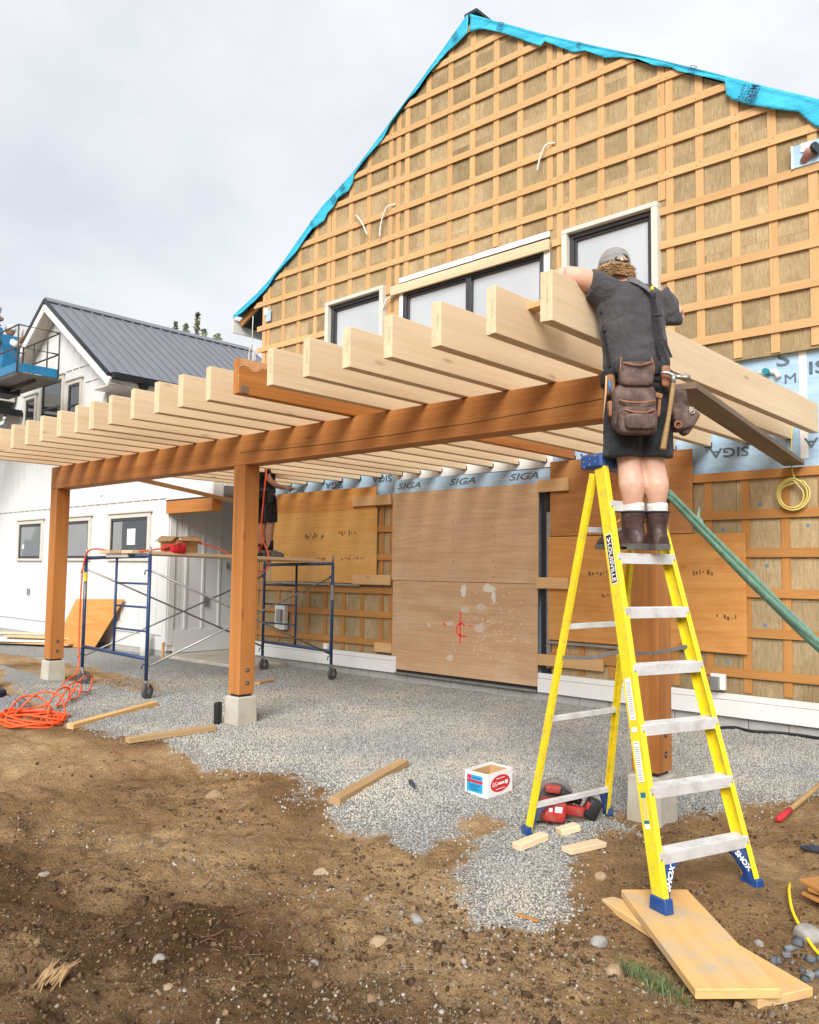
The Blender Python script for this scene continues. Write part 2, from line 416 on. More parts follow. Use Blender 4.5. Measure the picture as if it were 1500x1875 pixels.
    mk = t.ramp(ed.outputs[0], [(.28, (0, 0, 0)), (.85, (1, 1, 1))])
    t.set(Base_Color=t.mix(mk, dirt, grav), Roughness=.95, Specular_IOR_Level=.15)
    hh = t.mix(mk, t.mix(.5, n2, n3), vg.outputs['Distance'])
    t.bump(n3, .8, .015); t.bump(hh, .8, .035)
    o = link('ground', me, t.m); tag(o, kind='structure')
_ground()

def stones_mesh(P, S, seed, flat=.7, extra=None):
    """many small angular stones as one mesh; P centres (n,3), S sizes (n)"""
    r = np.random.RandomState(seed); n = len(P)
    base = np.array([(x, y, z) for x in (-1, 1) for y in (-1, 1) for z in (-1, 1)], float)
    V = base[None] * r.uniform(.45, 1., (n, 8, 3)); V[..., 2] *= flat
    q = r.normal(size=(n, 4)); q /= np.linalg.norm(q, axis=1)[:, None]; w, x, y, z = q.T
    Rm = np.stack([1 - 2 * (y * y + z * z), 2 * (x * y - z * w), 2 * (x * z + y * w), 2 * (x * y + z * w), 1 - 2 * (x * x + z * z), 2 * (y * z - x * w), 2 * (x * z - y * w), 2 * (y * z + x * w), 1 - 2 * (x * x + y * y)], -1).reshape(n, 3, 3)
    V = np.einsum('nij,nkj->nki', Rm, V) * S[:, None, None] + P[:, None]
    F = np.array([(0, 1, 3, 2), (4, 6, 7, 5), (0, 4, 5, 1), (2, 3, 7, 6), (0, 2, 6, 4), (1, 5, 7, 3)])
    Q = (F[None] + (np.arange(n) * 8)[:, None, None]).reshape(-1, 4)
    me = bpy.data.meshes.new('stones'); me.vertices.add(n * 8); me.vertices.foreach_set('co', V.reshape(-1).astype(np.float32))
    me.loops.add(Q.size); me.loops.foreach_set('vertex_index', Q.ravel().astype(np.int32)); me.polygons.add(len(Q))
    me.polygons.foreach_set('loop_start', np.arange(0, Q.size, 4, dtype=np.int32)); me.polygons.foreach_set('loop_total', np.full(len(Q), 4, np.int32)); me.update(calc_edges=True)
    at = me.attributes.new('tone', 'FLOAT', 'POINT'); at.data.foreach_set('value', np.repeat(r.rand(n), 8).astype(np.float32))
    return me
def stone_mat(name, stops, rough=.9, dust=None):
    t = NT(name); a = t.n('Attribute', _attribute_name='tone'); v = t.coords(rnd=False)
    c = t.ramp(a.outputs['Fac'], stops); c = t.mix(.5, c, t.ramp(t.noise(v, 90, 4), [(.3, (.7, .7, .7)), (.7, (1.2, 1.2, 1.2))]), 'MULTIPLY')
    if dust:
        c = t.mix(t.ramp(t.noise(v, 1.1, 6, .65), [(.44, (0, 0, 0)), (.66, (.75, .75, .75))]), c, dust); c = t.mix(.8, c, t.ramp(t.noise(v, .55, 3, .5), [(.35, (.74, .75, .77)), (.65, (1.12, 1.11, 1.08))]), 'MULTIPLY')
    t.set(Base_Color=c, Roughness=rough, Specular_IOR_Level=.2); return t.m
M_GRAV = stone_mat('crushed_rock', [(0, (.23, .23, .22)), (.3, (.33, .327, .31)), (.7, (.42, .413, .388)), (.95, (.49, .477, .445)), (1, (.57, .55, .51))], dust=(.45, .40, .32))
M_PEB = stone_mat('pebble_stone', [(0, (.13, .105, .08)), (.45, (.22, .175, .13)), (.85, (.31, .26, .20)), (1, (.45, .41, .36))])
M_CLOD = stone_mat('soil_clod', [(0, (.05, .029, .016)), (.5, (.11, .066, .035)), (1, (.24, .155, .085))], 1.)
def scatter(n, x0, x1, y0, y1, keep, seed):
    r = np.random.RandomState(seed); x = r.uniform(x0, x1, n); y = r.uniform(y0, y1, n)
    k = keep(x, y, r); return x[k], y[k]
def _gravel():
    def keep(x, y, r):
        d = np.hypot(x + .5, y + 8.62); inv = x > -12
        return (r.rand(len(x)) < np.clip((gravel_sd(x, y) + fbm(x, y, 3.1, 4) * .55) / .55 + .42, 0.004, 1) ** 2.2) & (r.rand(len(x)) < np.clip(1.45 - d / 9.5, .12, 1)) & inv
    x, y = scatter(330000, -11.5, -1.6, -5.6, .0, keep, 5)
    s = np.random.RandomState(6).uniform(.0038, .0085, len(x)) * np.random.RandomState(8).choice([1, 1, 1, 1.35], len(x))
    P = np.stack([x, y, ground_h(x, y) + s * .15], -1)
    o = link('gravel', stones_mesh(P, s, 9), M_GRAV); tag(o, 'grey crushed rock gravel spread under the beam and joists', 'gravel', kind='stuff')
    # coarse blue-grey rubble by the right edge
    x, y = scatter(800, -2.1, -1.2, -5.5, -4.45, lambda x, y, r: (r.rand(len(x)) < np.exp(-((x + 1.66) / .20) ** 2 - ((y + 4.66) / .16) ** 2)) & (y > -4.80 - .42 * (x + 1.75)), 15)
    s = np.random.RandomState(16).uniform(.008, .03, len(x)); P = np.stack([x, y, ground_h(x, y) + s * .2], -1)
    o = link('rubble', stones_mesh(P, s, 19), stone_mat('rubble_stone', [(0, (.07, .078, .085)), (.5, (.13, .14, .15)), (1, (.23, .235, .23))])); tag(o, 'blue grey rubble lying beside the yellow hose', 'rubble', kind='stuff')
def _pebbles():
    def keep(x, y, r):
        f = fbm(x, y, 1.7, 3) + .5; corner = np.exp(-((x + 2.5) / .75) ** 2 - ((y + 6.3) / .75) ** 2)
        strip = np.exp(-((y - (-5.45 + (x + 3) * .3)) / .25) ** 2) * .35
        return (r.rand(len(x)) < np.clip((1 - gravel_mask(x, y)) * (.06 * f + .95 * corner + strip), 0, 1))
    x, y = scatter(36000, -6.5, -1.2, -8.2, -3.2, keep, 25)
    s = np.random.RandomState(26).lognormal(math.log(.0052), .42, len(x)).clip(.0025, .018); P = np.stack([x, y, ground_h(x, y) - s * .1], -1)
    o = link('pebbles', stones_mesh(P, s, 29, .8), M_PEB); tag(o, 'small pebbles strewn over the brown soil', 'pebbles', kind='stuff')
    def keep2(x, y, r):
        f = np.clip(fbm(x + 3, y + 1, 1.4, 3) * 2.6 + .35 + .6 * moist(x, y), 0, 1); d = np.hypot(x + .5, y + 8.62)
        return (r.rand(len(x)) < (1 - gravel_mask(x, y)) * f) & (r.rand(len(x)) < np.clip(1.6 - d / 5, .1, 1))
    x, y = scatter(90000, -8, -1.2, -8.4, -3., keep2, 35)
    s = np.random.RandomState(36).lognormal(math.log(.005), .5, len(x)).clip(.0025, .03); P = np.stack([x, y, ground_h(x, y) + s * .05], -1)
    o = link('soil_clods', stones_mesh(P, s, 39, .6), M_CLOD); tag(o, 'dark crumbling clods of dug up soil', 'soil', kind='stuff')
_gravel(); _pebbles()
def _twigs():
    r = np.random.RandomState(51); g = []
    for i in range(420):
        x = r.uniform(-5.5, -1.6); y = r.uniform(-7.6, -4.4)
        if gravel_mask(np.array([x]), np.array([y]))[0] > .4: continue
        a = r.uniform(0, 6.28); L = r.uniform(.012, .045); z = gz(x, y) + .004; d = Vector((math.cos(a), math.sin(a), r.uniform(-.1, .25))) * L; p0 = Vector((x, y, z)); b = Vector((-d.y, d.x, 0)) * r.uniform(-.25, .25)
        g.append(tube_geo([p0 - d, p0 + b, p0 + d], [.0008, .0014, .0007], 4))
    o = link('twigs', mesh(*join_geo(g)), plain('dry_twig', (.26, .16, .085), .9, var=.4, vs=3)); tag(o, 'tiny dry twigs and root bits strewn over the soil', 'twigs', kind='stuff')
_twigs()
# ================================================================= MATERIALS IN USE
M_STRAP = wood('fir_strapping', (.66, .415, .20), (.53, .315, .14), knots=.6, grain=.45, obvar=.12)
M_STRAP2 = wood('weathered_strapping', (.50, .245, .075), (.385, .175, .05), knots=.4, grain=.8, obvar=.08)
M_PALEW = wood('pale_spruce', (.76, .605, .41), (.64, .475, .295), knots=.6, grain=.34, obvar=.06, stripe=6)
M_BEAM = wood('stained_fir', (.52, .22, .064), (.35, .135, .036), rough=.6, knots=.55, grain=.7, obvar=.05, stripe=7)
M_ORJ = wood('stained_joist', (.56, .235, .06), (.42, .155, .04), rough=.5, knots=.5, grain=.9, stripe=9)
M_PLANK = wood('plank_pine', (.72, .47, .205), (.62, .37, .14), knots=.6, grain=.8, stain=(.42, .37, .29), obvar=.05, stripe=6)
M_GREYW = wood('weathered_board', (.27, .20, .14), (.15, .105, .07), knots=.3, grain=1.)
M_LUM = wood('site_lumber', (.52, .36, .19), (.40, .26, .13), knots=.4, grain=.8)
M_PLYP = ply('pale_plywood', (.60, .395, .235), (.48, .295, .165), (.60, .46, .33), spots=.15)
M_PLYO = ply('orange_plywood', (.60, .29, .085), (.48, .205, .052), (.64, .36, .14), spots=.7)
M_PLYY = ply('yellow_plywood', (.66, .365, .115), (.56, .285, .078), (.70, .44, .18), spots=.5)
M_PLYD = ply('brown_plywood', (.42, .185, .062), (.33, .135, .042), (.47, .24, .10), spots=.4)
M_WHITE = plain('white_siding', (.65, .65, .64), .55, var=.025, vs=2, bump=.05, bs=30)
M_TRIM = plain('white_trim', (.74, .73, .70), .5, var=.03, vs=4, dirt=None)
M_CREAM = plain('cream_window_trim', (.60, .57, .50), .5, var=.05)
M_WTRIM = plain('grey_white_trim', (.70, .69, .64), .5, var=.05)
M_BLK = plain('black_metal', (.018, .019, .022), .4, var=.2)
M_FRAME = plain('dark_window_frame', (.045, .045, .05), .35, var=.1)
M_CONC = plain('cast_concrete', (.47, .44, .375), .9, var=.12, vs=7, bump=.3, bs=70, dirt=(.40, .33, .22), spec=.2)
M_CMU = plain('concrete_block', (.40, .385, .36), .92, var=.10, vs=9, bump=.4, bs=110, spec=.15)
M_ROOF = plain('standing_seam_metal', (.19, .20, .225), .45, metal=.25, var=.07, vs=1.5, spec=.5)
M_ROOFD = plain('dark_roof_flashing', (.03, .033, .038), .4, metal=.3, var=.1)
def _insul():
    t = NT('mineral_wool'); v = t.coords()
    n1 = t.noise(v, 3.0, 6, .65); mp = t.n('Mapping'); mp.inputs['Scale'].default_value = (70, 70, 9); t.l(v, mp.inputs['Vector']); n2 = t.noise(mp.outputs[0], 1, 4, .7)
    n3 = t.noise(v, 160, 3, .7)
    c = t.ramp(n1, [(.3, (.345, .255, .145)), (.7, (.46, .355, .215))])
    c = t.mix(.8, c, t.ramp(n2, [(.3, (.66, .64, .60)), (.7, (1.25, 1.24, 1.22))]), 'MULTIPLY'); c = t.mix(.6, c, t.ramp(n3, [(.3, (.72, .72, .7)), (.7, (1.2, 1.2, 1.2))]), 'MULTIPLY')
    c = t.mix(.8, c, t.ramp(t.noise(v, 1.1, 5, .6), [(.3, (.78, .77, .75)), (.7, (1.18, 1.18, 1.18))]), 'MULTIPLY')
    cr = t.noise(v, 5.5, 8, .75, .8); c = t.mix(t.ramp(cr, [(.66, (0, 0, 0)), (.72, (.6, .6, .6))]), c, (.13, .085, .04))
    oi = t.n('ObjectInfo'); c = t.mix(1., c, t.ramp(oi.outputs['Random'], [(0, (.80, .80, .79)), (1, (1.14, 1.13, 1.12))]), 'MULTIPLY')
    t.set(Base_Color=c, Roughness=1., Specular_IOR_Level=.05); t.bump(n2, .6, .006); t.bump(n3, .5, .003); return t.m
M_INS = _insul()
def _membrane(name, a, b, sh=.35):
    t = NT(name); v = t.coords(rnd=False); mp = t.n('Mapping'); mp.inputs['Scale'].default_value = (1.2, 1, 5); t.l(v, mp.inputs['Vector'])
    n = t.noise(mp.outputs[0], 1.6, 5, .55, .7); c = t.ramp(n, [(.3, a), (.7, b)])
    t.set(Base_Color=c, Roughness=.5, Specular_IOR_Level=.3); t.bump(t.noise(mp.outputs[0], 2.4, 4, .6, .5), sh, .03); return t.m
M_MEMB = _membrane('pale_blue_membrane', (.30, .45, .60), (.42, .57, .70))
M_CYAN = _membrane('cyan_underlayment', (.025, .37, .56), (.06, .50, .68), .7)
M_INK = plain('printed_ink', (.10, .13, .17), .6, var=.35, vs=30)
M_INKD = plain('navy_ink', (.012, .06, .13), .6, var=.2, vs=30)
M_INKB = plain('brown_stamp_ink', (.16, .075, .025), .7, var=.3, vs=40)
M_STAMP = plain('grade_stamp_ink', (.22, .14, .07), .8, var=.4, vs=60)
def _glass(name, col, rough=.06):
    t = NT(name); v = t.coords(); c = t.ramp(t.noise(v, .7, 3), [(.35, mul(col, .85)), (.65, col)])
    t.set(Base_Color=c, Roughness=rough, Specular_IOR_Level=.7, IOR=1.5, Coat_Weight=.6, Coat_Roughness=.02); return t.m
M_GLASSW = _glass('painted_reflection_glass', (.50, .53, .56)); M_GLASSD = _glass('dark_glass', (.025, .028, .032)); M_GLASSG = _glass('grey_glass', (.24, .245, .24))  # M_GLASSW: sky reflection put into the pale base colour of the panes
M_YEL = plain('yellow_fibreglass', (.80, .62, .012), .48, var=.08, vs=7, spec=.4, dirt=(.52, .41, .07), dirts=22)
M_ALU = plain('aluminium', (.70, .70, .70), .45, metal=.35, var=.10, vs=20, dirt=(.42, .40, .36), dirts=10)
M_BLUEP = plain('blue_plastic', (.012, .055, .21), .42, var=.1, vs=12, dirt=(.10, .13, .19), dirts=9)
M_SCAF = plain('blue_painted_steel', (.022, .055, .15), .42, metal=.1, var=.15, vs=8, dirt=(.06, .07, .10), dirts=11)
M_STEEL = plain('galvanised_steel', (.36, .36, .35), .42, metal=.7, var=.2, vs=14, dirt=(.20, .17, .14), dirts=7)
M_RUB = plain('grey_rubber', (.075, .075, .075), .75, var=.2, vs=20)
M_DARK = plain('black_rubber', (.014, .014, .015), .6, var=.2)
M_ORANGE = plain('orange_cord', (.80, .10, .022), .5, var=.08)
M_YCORD = plain('yellow_cord', (.62, .52, .16), .5, var=.1)
M_YHOSE = plain('yellow_hose', (.86, .60, .01), .4, var=.05)
M_WIRE = plain('white_wire', (.74, .72, .66), .5, var=.05)
M_GREEN = plain('green_tarp', (.17, .33, .245), .55, var=.2, vs=14, bump=.4, bs=40)
M_CARD = plain('cardboard', (.50, .315, .155), .85, var=.08, vs=10)
M_PAPER = plain('white_card', (.80, .79, .77), .7, var=.03)
M_RED = plain('red_print', (.62, .02, .03), .6, var=.05)
M_CYANP = plain('blue_print', (.02, .32, .58), .6, var=.05)
M_SPRAY = plain('red_spray_paint', (.85, .05, .055), .7, var=.1)
M_PAINT = plain('white_paint_splash', (.66, .60, .51), .7, var=.08, vs=20)
M_TOOLR = plain('red_tool_plastic', (.36, .026, .024), .42, var=.12, vs=15, dirt=(.30, .12, .09), dirts=16)
M_LIFTB = plain('blue_lift_paint', (.012, .17, .34), .45, var=.15, vs=6, dirt=(.10, .16, .20), dirts=4)
M_LIFTM = plain('brown_steel_rail', (.10, .085, .07), .5, metal=.4, var=.2)
# ================================================================= GABLED HOUSE UNDER CONSTRUCTION (wall plane Y = 0, faces -Y)
house = thing('house', 'large gabled house under construction, strapped with battens over tan insulation', 'house', (-7.5, .3, 0))
XL, XR = -12.12, -2.86
RAKE_L = [(-12.93, 6.12), (-12.26, 6.36), (-11.89, 6.53), (-11.54, 6.735), (-11.25, 6.95), (-10.55, 7.43), (-9.8, 7.78), (-9.21, 8.16), (-8.32, 8.75), (-7.52, 9.30)]
RAKE_R = [(-7.48, 9.29), (-6.25, 8.44), (-5.46, 7.93), (-4.75, 7.48), (-4.11, 7.055), (-3.53, 6.66), (-3.0, 6.31), (-2.05, 5.72)]
def in_gable(poly, ins=.06):
    # left rake line through (-11.9,6.42),(-7.5,9.2) ; right through (-7.5,9.2),(-3,6.2)
    a = .632; poly = clip(poly, -a, 1, 6.48 + 11.9 * a - ins * 1.1)
    b = .668; poly = clip(poly, b, 1, 9.285 - 7.5 * b - ins) if poly else poly
    return poly
# backing wall
link('wall', mesh(*prism_geo([(XL, .1), (XR, .1), (XR, 6.1), (-7.5, 9.16), (XL, 6.2)], .10, .34)), M_MEMB, house)
# side walls and floor slab inside, so the house is a volume
box('side_wall', (.2, 9.5, 5.9), (XL + .12, 5.15, 3.06), M_MEMB, house); box('side_wall', (.2, 9.5, 5.6), (XR - .12, 5.15, 2.92), M_MEMB, house)
# roof: two slabs running back from the gable
for pts in (((-7.5, 9.24), (-12.93, 5.98)), ((-7.5, 9.24), (-2.05, 5.60))):
    (xa, za), (xb, zb) = pts; a = Vector((xa, 5.12, za)); b = Vector((xb, 5.12, zb)); d = (b - a)
    nrm = Vector((-d.z, 0, d.x)).normalized();  nrm = nrm if nrm.z > 0 else -nrm
    board('roof', a + nrm * .02, b + nrm * .02, .10, 10.0, M_ROOFD, house, up=nrm)
board('ridge_cap', (-7.5, .0, 9.335), (-7.5, 9.9, 9.335), .05, .22, M_ROOFD, house)
# open eave on the left: fascia, rafter tails, soffit shadow
board('fascia', (-12.95, -.03, 5.93), (-12.95, 5.0, 5.93), .24, .03, M_WTRIM, house)
for i, yy in enumerate((.12, .72, 1.32)):
    board('rafter_tail', (-12.9, yy, 5.99), (-12.13, yy, 6.36), .12, .045, M_STRAP2, house, up=(0, 0, 1))
rope = tube('hanging_rope', [(-12.35, -.02, 6.0), (-12.36, -.02, 5.7), (-12.35, -.02, 5.46)], .007, M_WIRE, house, 5)
V, Fc = [], []
tas = []
for i in range(7):
    a = random.uniform(0, 6.28); tas.append(tube_geo([(-12.35, -.02, 5.52), (-12.35 + .05 * math.cos(a), -.02 + .05 * math.sin(a), 5.38), (-12.35 + .07 * math.cos(a), -.02 + .06 * math.sin(a), 5.2)], .006, 4))
link('rope_tassel', mesh(*join_geo(tas)), M_WIRE, rope)

# --- insulation boards (mineral wool), each its own piece
def ins_piece(poly, y0=.036, y1=.095):
    if len(poly) < 3: return
    o = link('insulation_board', mesh(*prism_geo(poly, y0, y1)), M_INS, house); o.location.y = random.uniform(-.001, .001)
WIN = [(-10.385, -9.085, 4.35, 5.80), (-8.80, -6.18, 4.35, 5.84), (-5.98, -4.715, 4.35, 5.775)]
def cut_windows(xa, za, xb, zb):
    R = [(xa, za, xb, zb)]
    for (wa, wb, wc, wd) in WIN:
        wa += .03; wb -= .03; wc += .03; wd -= .03; out = []
        for (a, b, c, d) in R:
            if c <= wa or a >= wb or d <= wc or b >= wd: out.append((a, b, c, d)); continue
            if a < wa: out.append((a, b, wa, d))
            if c > wb: out.append((wb, b, c, d))
            m, n = max(a, wa), min(c, wb)
            if b < wc: out.append((m, b, n, wc))
            if d > wd: out.append((m, wd, n, d))
        R = out
    return R
row = 0; z = 3.815
while z < 9.2:
    x = XL - (.55 if row % 2 else 0.0)
    while x < XR:
        for (xa, za, xb, zb) in cut_windows(max(x, XL) + .0006, z + .0006, min(x + 1.21, XR) - .0006, z + .6064):
            p = in_gable([(xa, za), (xb, za), (xb, zb), (xa, zb)], .03)
            if xb - xa > .02 and zb - za > .02: ins_piece(p)
        x += 1.21
    z += .607; row += 1
for (xa, xb, za, zb) in [(-12.12, -11.0, .33, 1.35), (-11.0, -9.8, .33, 1.35), (-9.8, -8.86, .33, 1.35), (-12.12, -11.0, 1.352, 2.6), (-11., -9.8, 1.352, 2.6), (-9.8, -8.86, 1.352, 2.6),
                         (-6.17, -5.0, .33, 1.3), (-5., -3.9, .33, 1.3), (-3.9, -2.87, .33, 1.3), (-6.17, -5.1, 1.302, 2.6), (-5.1, -3.9, 1.302, 2.6), (-3.9, -2.87, 1.302, 2.6)]:
    ins_piece([(xa + .002, za), (xb - .002, za), (xb - .002, zb), (xa + .002, zb)])

# --- strapping
def strap_h(x0, z0, x1, z1, mat=M_STRAP, w=.089, y=0.):
    tilt = (z1 - z0) / (x1 - x0); x0 += .0
    p = in_gable([(x0, z0), (x1, z1), (x1, z1 + w), (x0, z0 + w)], .03)
    if len(p) < 3: return
    dy = random.uniform(-.002, .002); cx = (x0 + x1) / 2
    V, Fc = prism_geo([(a - cx, b) for a, b in p], y + dy, y + dy + .019)
    link('horizontal_strap', mesh(V, Fc), mat, house, Matrix.Translation((cx, 0, 0)))
def strap_v(x, z0, z1, mat=M_STRAP, w=.089, name='vertical_strap'):
    w *= random.uniform(.97, 1.02); lean = random.uniform(-.006, .006)
    p = in_gable([(x, z0), (x + w, z0), (x + w + lean, z1), (x + lean, z1)], .02)
    if len(p) < 3: return
    y = .0195 + random.uniform(0, .003); cz = z0
    q = [(b - cz, -a) for a, b in p]
    V, Fc = prism_geo(q, y, y + .018)
    M = Matrix(((0, 0, -1, 0), (0, 1, 0, 0), (1, 0, 0, cz), (0, 0, 0, 1)))
    link(name, mesh(V, Fc), mat, house, M)
# measured lower edges (x0, z0, x1, z1), left end to right end
HS = [(-7.72, 9.075, -7.2, 9.06), (-8.35, 8.775, -6.75, 8.745), (-8.9, 8.43, -6.15, 8.33), (-9.62, 8.06, -5.5, 7.965), (-9.95, 7.685, -4.9, 7.58), (-10.35, 7.34, -4.3, 7.18), (-11.1, 6.905, -3.8, 6.795), (-11.85, 6.52, -3.3, 6.395),
      (-12.36, 6.13, -2.88, 6.01)]
for h in HS: strap_h(*h)
for zl, zr in ((5.695, 5.60), (5.315, 5.205), (4.90, 4.83), (4.5, 4.43)):
    for xa, xb in ((-12.25, -10.39), (-9.08, -8.94 if zl > 5.6 else -8.805), (-6.16 if zl > 5.6 else -6.175, -5.985), (-4.71, -2.88)):
        f = lambda x: zl + (zr - zl) * (x + 12.2) / 9.2
        strap_h(xa, f(xa), xb, f(xb))
strap_h(-12.25, 4.10, -2.88, 4.03)
VX = [-12.13, -12.005, -11.595, -11.185, -10.765, -10.455, -10.345, -9.945, -9.54, -9.08, -8.92, -8.735, -8.335, -7.915, -7.51, -7.10, -6.71, -6.247, -6.10, -5.916, -5.52, -5.12, -4.742, -4.645, -4.30, -3.905, -3.52, -3.13]
for x in VX:
    zt = 9.4; lo = 3.83 + random.uniform(-.02, .03)
    blocked = [w for w in WIN if x + .09 > w[0] + .01 and x < w[1] - .01]
    if blocked:
        w = blocked[0]; strap_v(x, w[3] + .012 + random.uniform(0, .03), zt); strap_v(x, lo, w[2])
    else: strap_v(x, lo, zt)
strap_v(-5.74, 7.66, 9.0)
# nail heads where the straps cross
g = []
for (x0, z0, x1, z1) in HS:
    for x in VX:
        if x0 + .1 < x + .045 < x1 - .1:
            z = z0 + (z1 - z0) * (x - x0) / (x1 - x0) + .045
            for k in (-1, 1): xx = x + .045 + k * .02; zz = z + k * .022 + random.uniform(-.01, .01); g.append(tube_geo([(xx, .004, zz), (xx, -.0032, zz)], .0052, 6))
tag(link('nail_heads', mesh(*join_geo(g)), M_STAMP, house), kind='stuff')
# below the blue band
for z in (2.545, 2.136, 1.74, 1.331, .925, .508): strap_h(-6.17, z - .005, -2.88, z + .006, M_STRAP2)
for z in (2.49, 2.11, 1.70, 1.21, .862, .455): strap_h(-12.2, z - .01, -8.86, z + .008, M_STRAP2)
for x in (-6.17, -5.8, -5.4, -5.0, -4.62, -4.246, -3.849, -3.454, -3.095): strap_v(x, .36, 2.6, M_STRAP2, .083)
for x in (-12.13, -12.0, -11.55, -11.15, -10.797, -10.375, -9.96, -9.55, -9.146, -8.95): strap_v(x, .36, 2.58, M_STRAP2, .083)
# dabs of adhesive / blue washers on the lower insulation
for x, z in ((-4.05, 2.04), (-3.66, 2.29), (-3.6, 1.66), (-3.63, 1.06), (-4.02, .66), (-3.2, 2.06), (-3.18, 1.41), (-10.6, 1.05)):
    link('fixing_washer', mesh(*tube_geo([(x, .036, z), (x, .03, z)], .017, 10)), plain('washer_blue', (.10, .22, .36), .5), house)

# --- cyan underlayment folded over the rakes
LOW_L = [(-12.93, 6.06), (-12.285, 6.249), (-11.979, 6.416), (-11.756, 6.567), (-11.392, 6.756), (-11.11, 6.90), (-10.768, 7.134), (-10.49, 7.20), (-10.40, 7.30), (-10.26, 7.34), (-10.15, 7.47), (-9.93, 7.519), (-9.83, 7.62), (-9.80, 7.74), (-9.15, 8.12), (-8.98, 8.30), (-8.813, 8.45), (-8.516, 8.57), (-8.29, 8.71), (-8.114, 8.80), (-7.889, 8.93), (-7.708, 8.974), (-7.5, 9.03)]
LOW_R = [(-7.5, 9.03), (-7.32, 9.0), (-7.224, 8.956), (-6.945, 8.776), (-6.632, 8.553), (-6.30, 8.30), (-6.24, 8.34), (-5.843, 8.033), (-5.649, 7.963), (-5.386, 7.76), (-5.204, 7.70), (-4.957, 7.564), (-4.753, 7.398), (-4.554, 7.295), (-4.457, 7.21), (-3.93, 6.87), (-3.925, 6.72), (-3.848, 6.634), (-3.676, 6.513), (-3.536, 6.43), (-3.427, 6.364), (-3.19, 6.256), (-3.15, 6.195), (-3.05, 6.06), (-2.9, 5.93), (-2.05, 5.55)]
def wrap(up, low, name, seed):
    ux, uz = np.array(up).T; lx, lz = np.array(low).T; xs = np.unique(np.concatenate([np.linspace(max(ux[0], lx[0]), min(ux[-1], lx[-1]), 170), lx])); xs = xs[(xs >= max(ux[0], lx[0])) & (xs <= min(ux[-1], lx[-1]))]
    rows = 7; V = []; Fc = []
    for i, x in enumerate(xs):
        zu = np.interp(x, ux, uz); zl = min(np.interp(x, lx, lz), zu - .02)
        for r in range(rows):
            t = r / (rows - 1); z = zu + (zl - zu) * t
            y = -.022 - .030 * t * (fbm(np.array([x * 2.2 + seed]), np.array([t * 1.5]), 1.5, 3)[0] + .42) - .012 * math.sin(x * 9 + t * 3 + seed) * t
            V.append((x, y - (.02 if r == 0 else 0), z))
        V.append((x, .35, np.interp(x, ux, uz) + .015))      # back over the roof edge
    R = rows + 1
    for i in range(len(xs) - 1):
        for r in range(rows - 1): a = i * R + r; Fc.append((a, a + 1, a + R + 1, a + R))
        a = i * R; Fc.append((a + rows, a, a + R, a + R + rows))
    o = link(name, mesh(V, Fc, True), M_CYAN, house)
    s = o.modifiers.new('thickness', 'SOLIDIFY'); s.thickness = .003
    return o
wl_ = wrap(RAKE_L, LOW_L, 'underlayment_wrap', 3); wr_ = wrap(RAKE_R, LOW_R, 'underlayment_wrap', 11)
# dark batten ends shadowed under the wrap
# printed text on the underlayment
_rd = Vector((.55, 0, -.38)).normalized()
text('MER', (-3.635, -.088, 6.60), (-.09, 0, -.16), (.16, 0, -.09), .175, M_INKD, wr_, .095)
text('HETIC', (-3.745, -.088, 6.645), (-.09, 0, -.16), (.16, 0, -.09), .17, M_INKD, wr_, .04)
for q in (-.056, .056): board('print_rule', (-3.595 + q, -.088, 6.67 - q * .56), (-3.675 + q, -.088, 6.53 - q * .56), .002, .008, M_INKD, wr_, up=(0, 1, 0), k=.0005)
for x, z, s, d in ((-4.28, 7.135, .075, 1), (-6.93, 8.845, .09, 1), (-5.72, 8.05, .06, 1), (-7.72, 9.06, .09, 0), (-10.22, 7.46, .10, 0), (-10.02, 7.585, .09, 0), (-10.75, 7.215, .06, 0)):
    par = wr_ if d else wl_
    xd = (.55, 0, .36) if not d else (.55, 0, -.36)
    xd = Vector(xd).normalized(); up = Vector((-xd.z, 0, xd.x)); c = Vector((x, -.072, z))
    geo = []
    for a, b, w, h in ((0, .5, 1, .08), (0, -.5, 1, .08), (-.5, 0, .08, 1), (.5, 0, .08, 1), (-.25, 0, .12, .6), (.05, 0, .12, .6), (.28, .1, .12, .4)):
        M = Matrix.Translation(c + xd * a * s + up * b * s) @ frame(xd, up); geo.append(((w * s, .003, h * s), M))
    link('printed_mark', mesh(*bm_boxes(geo, .0002)), M_INKD, par)

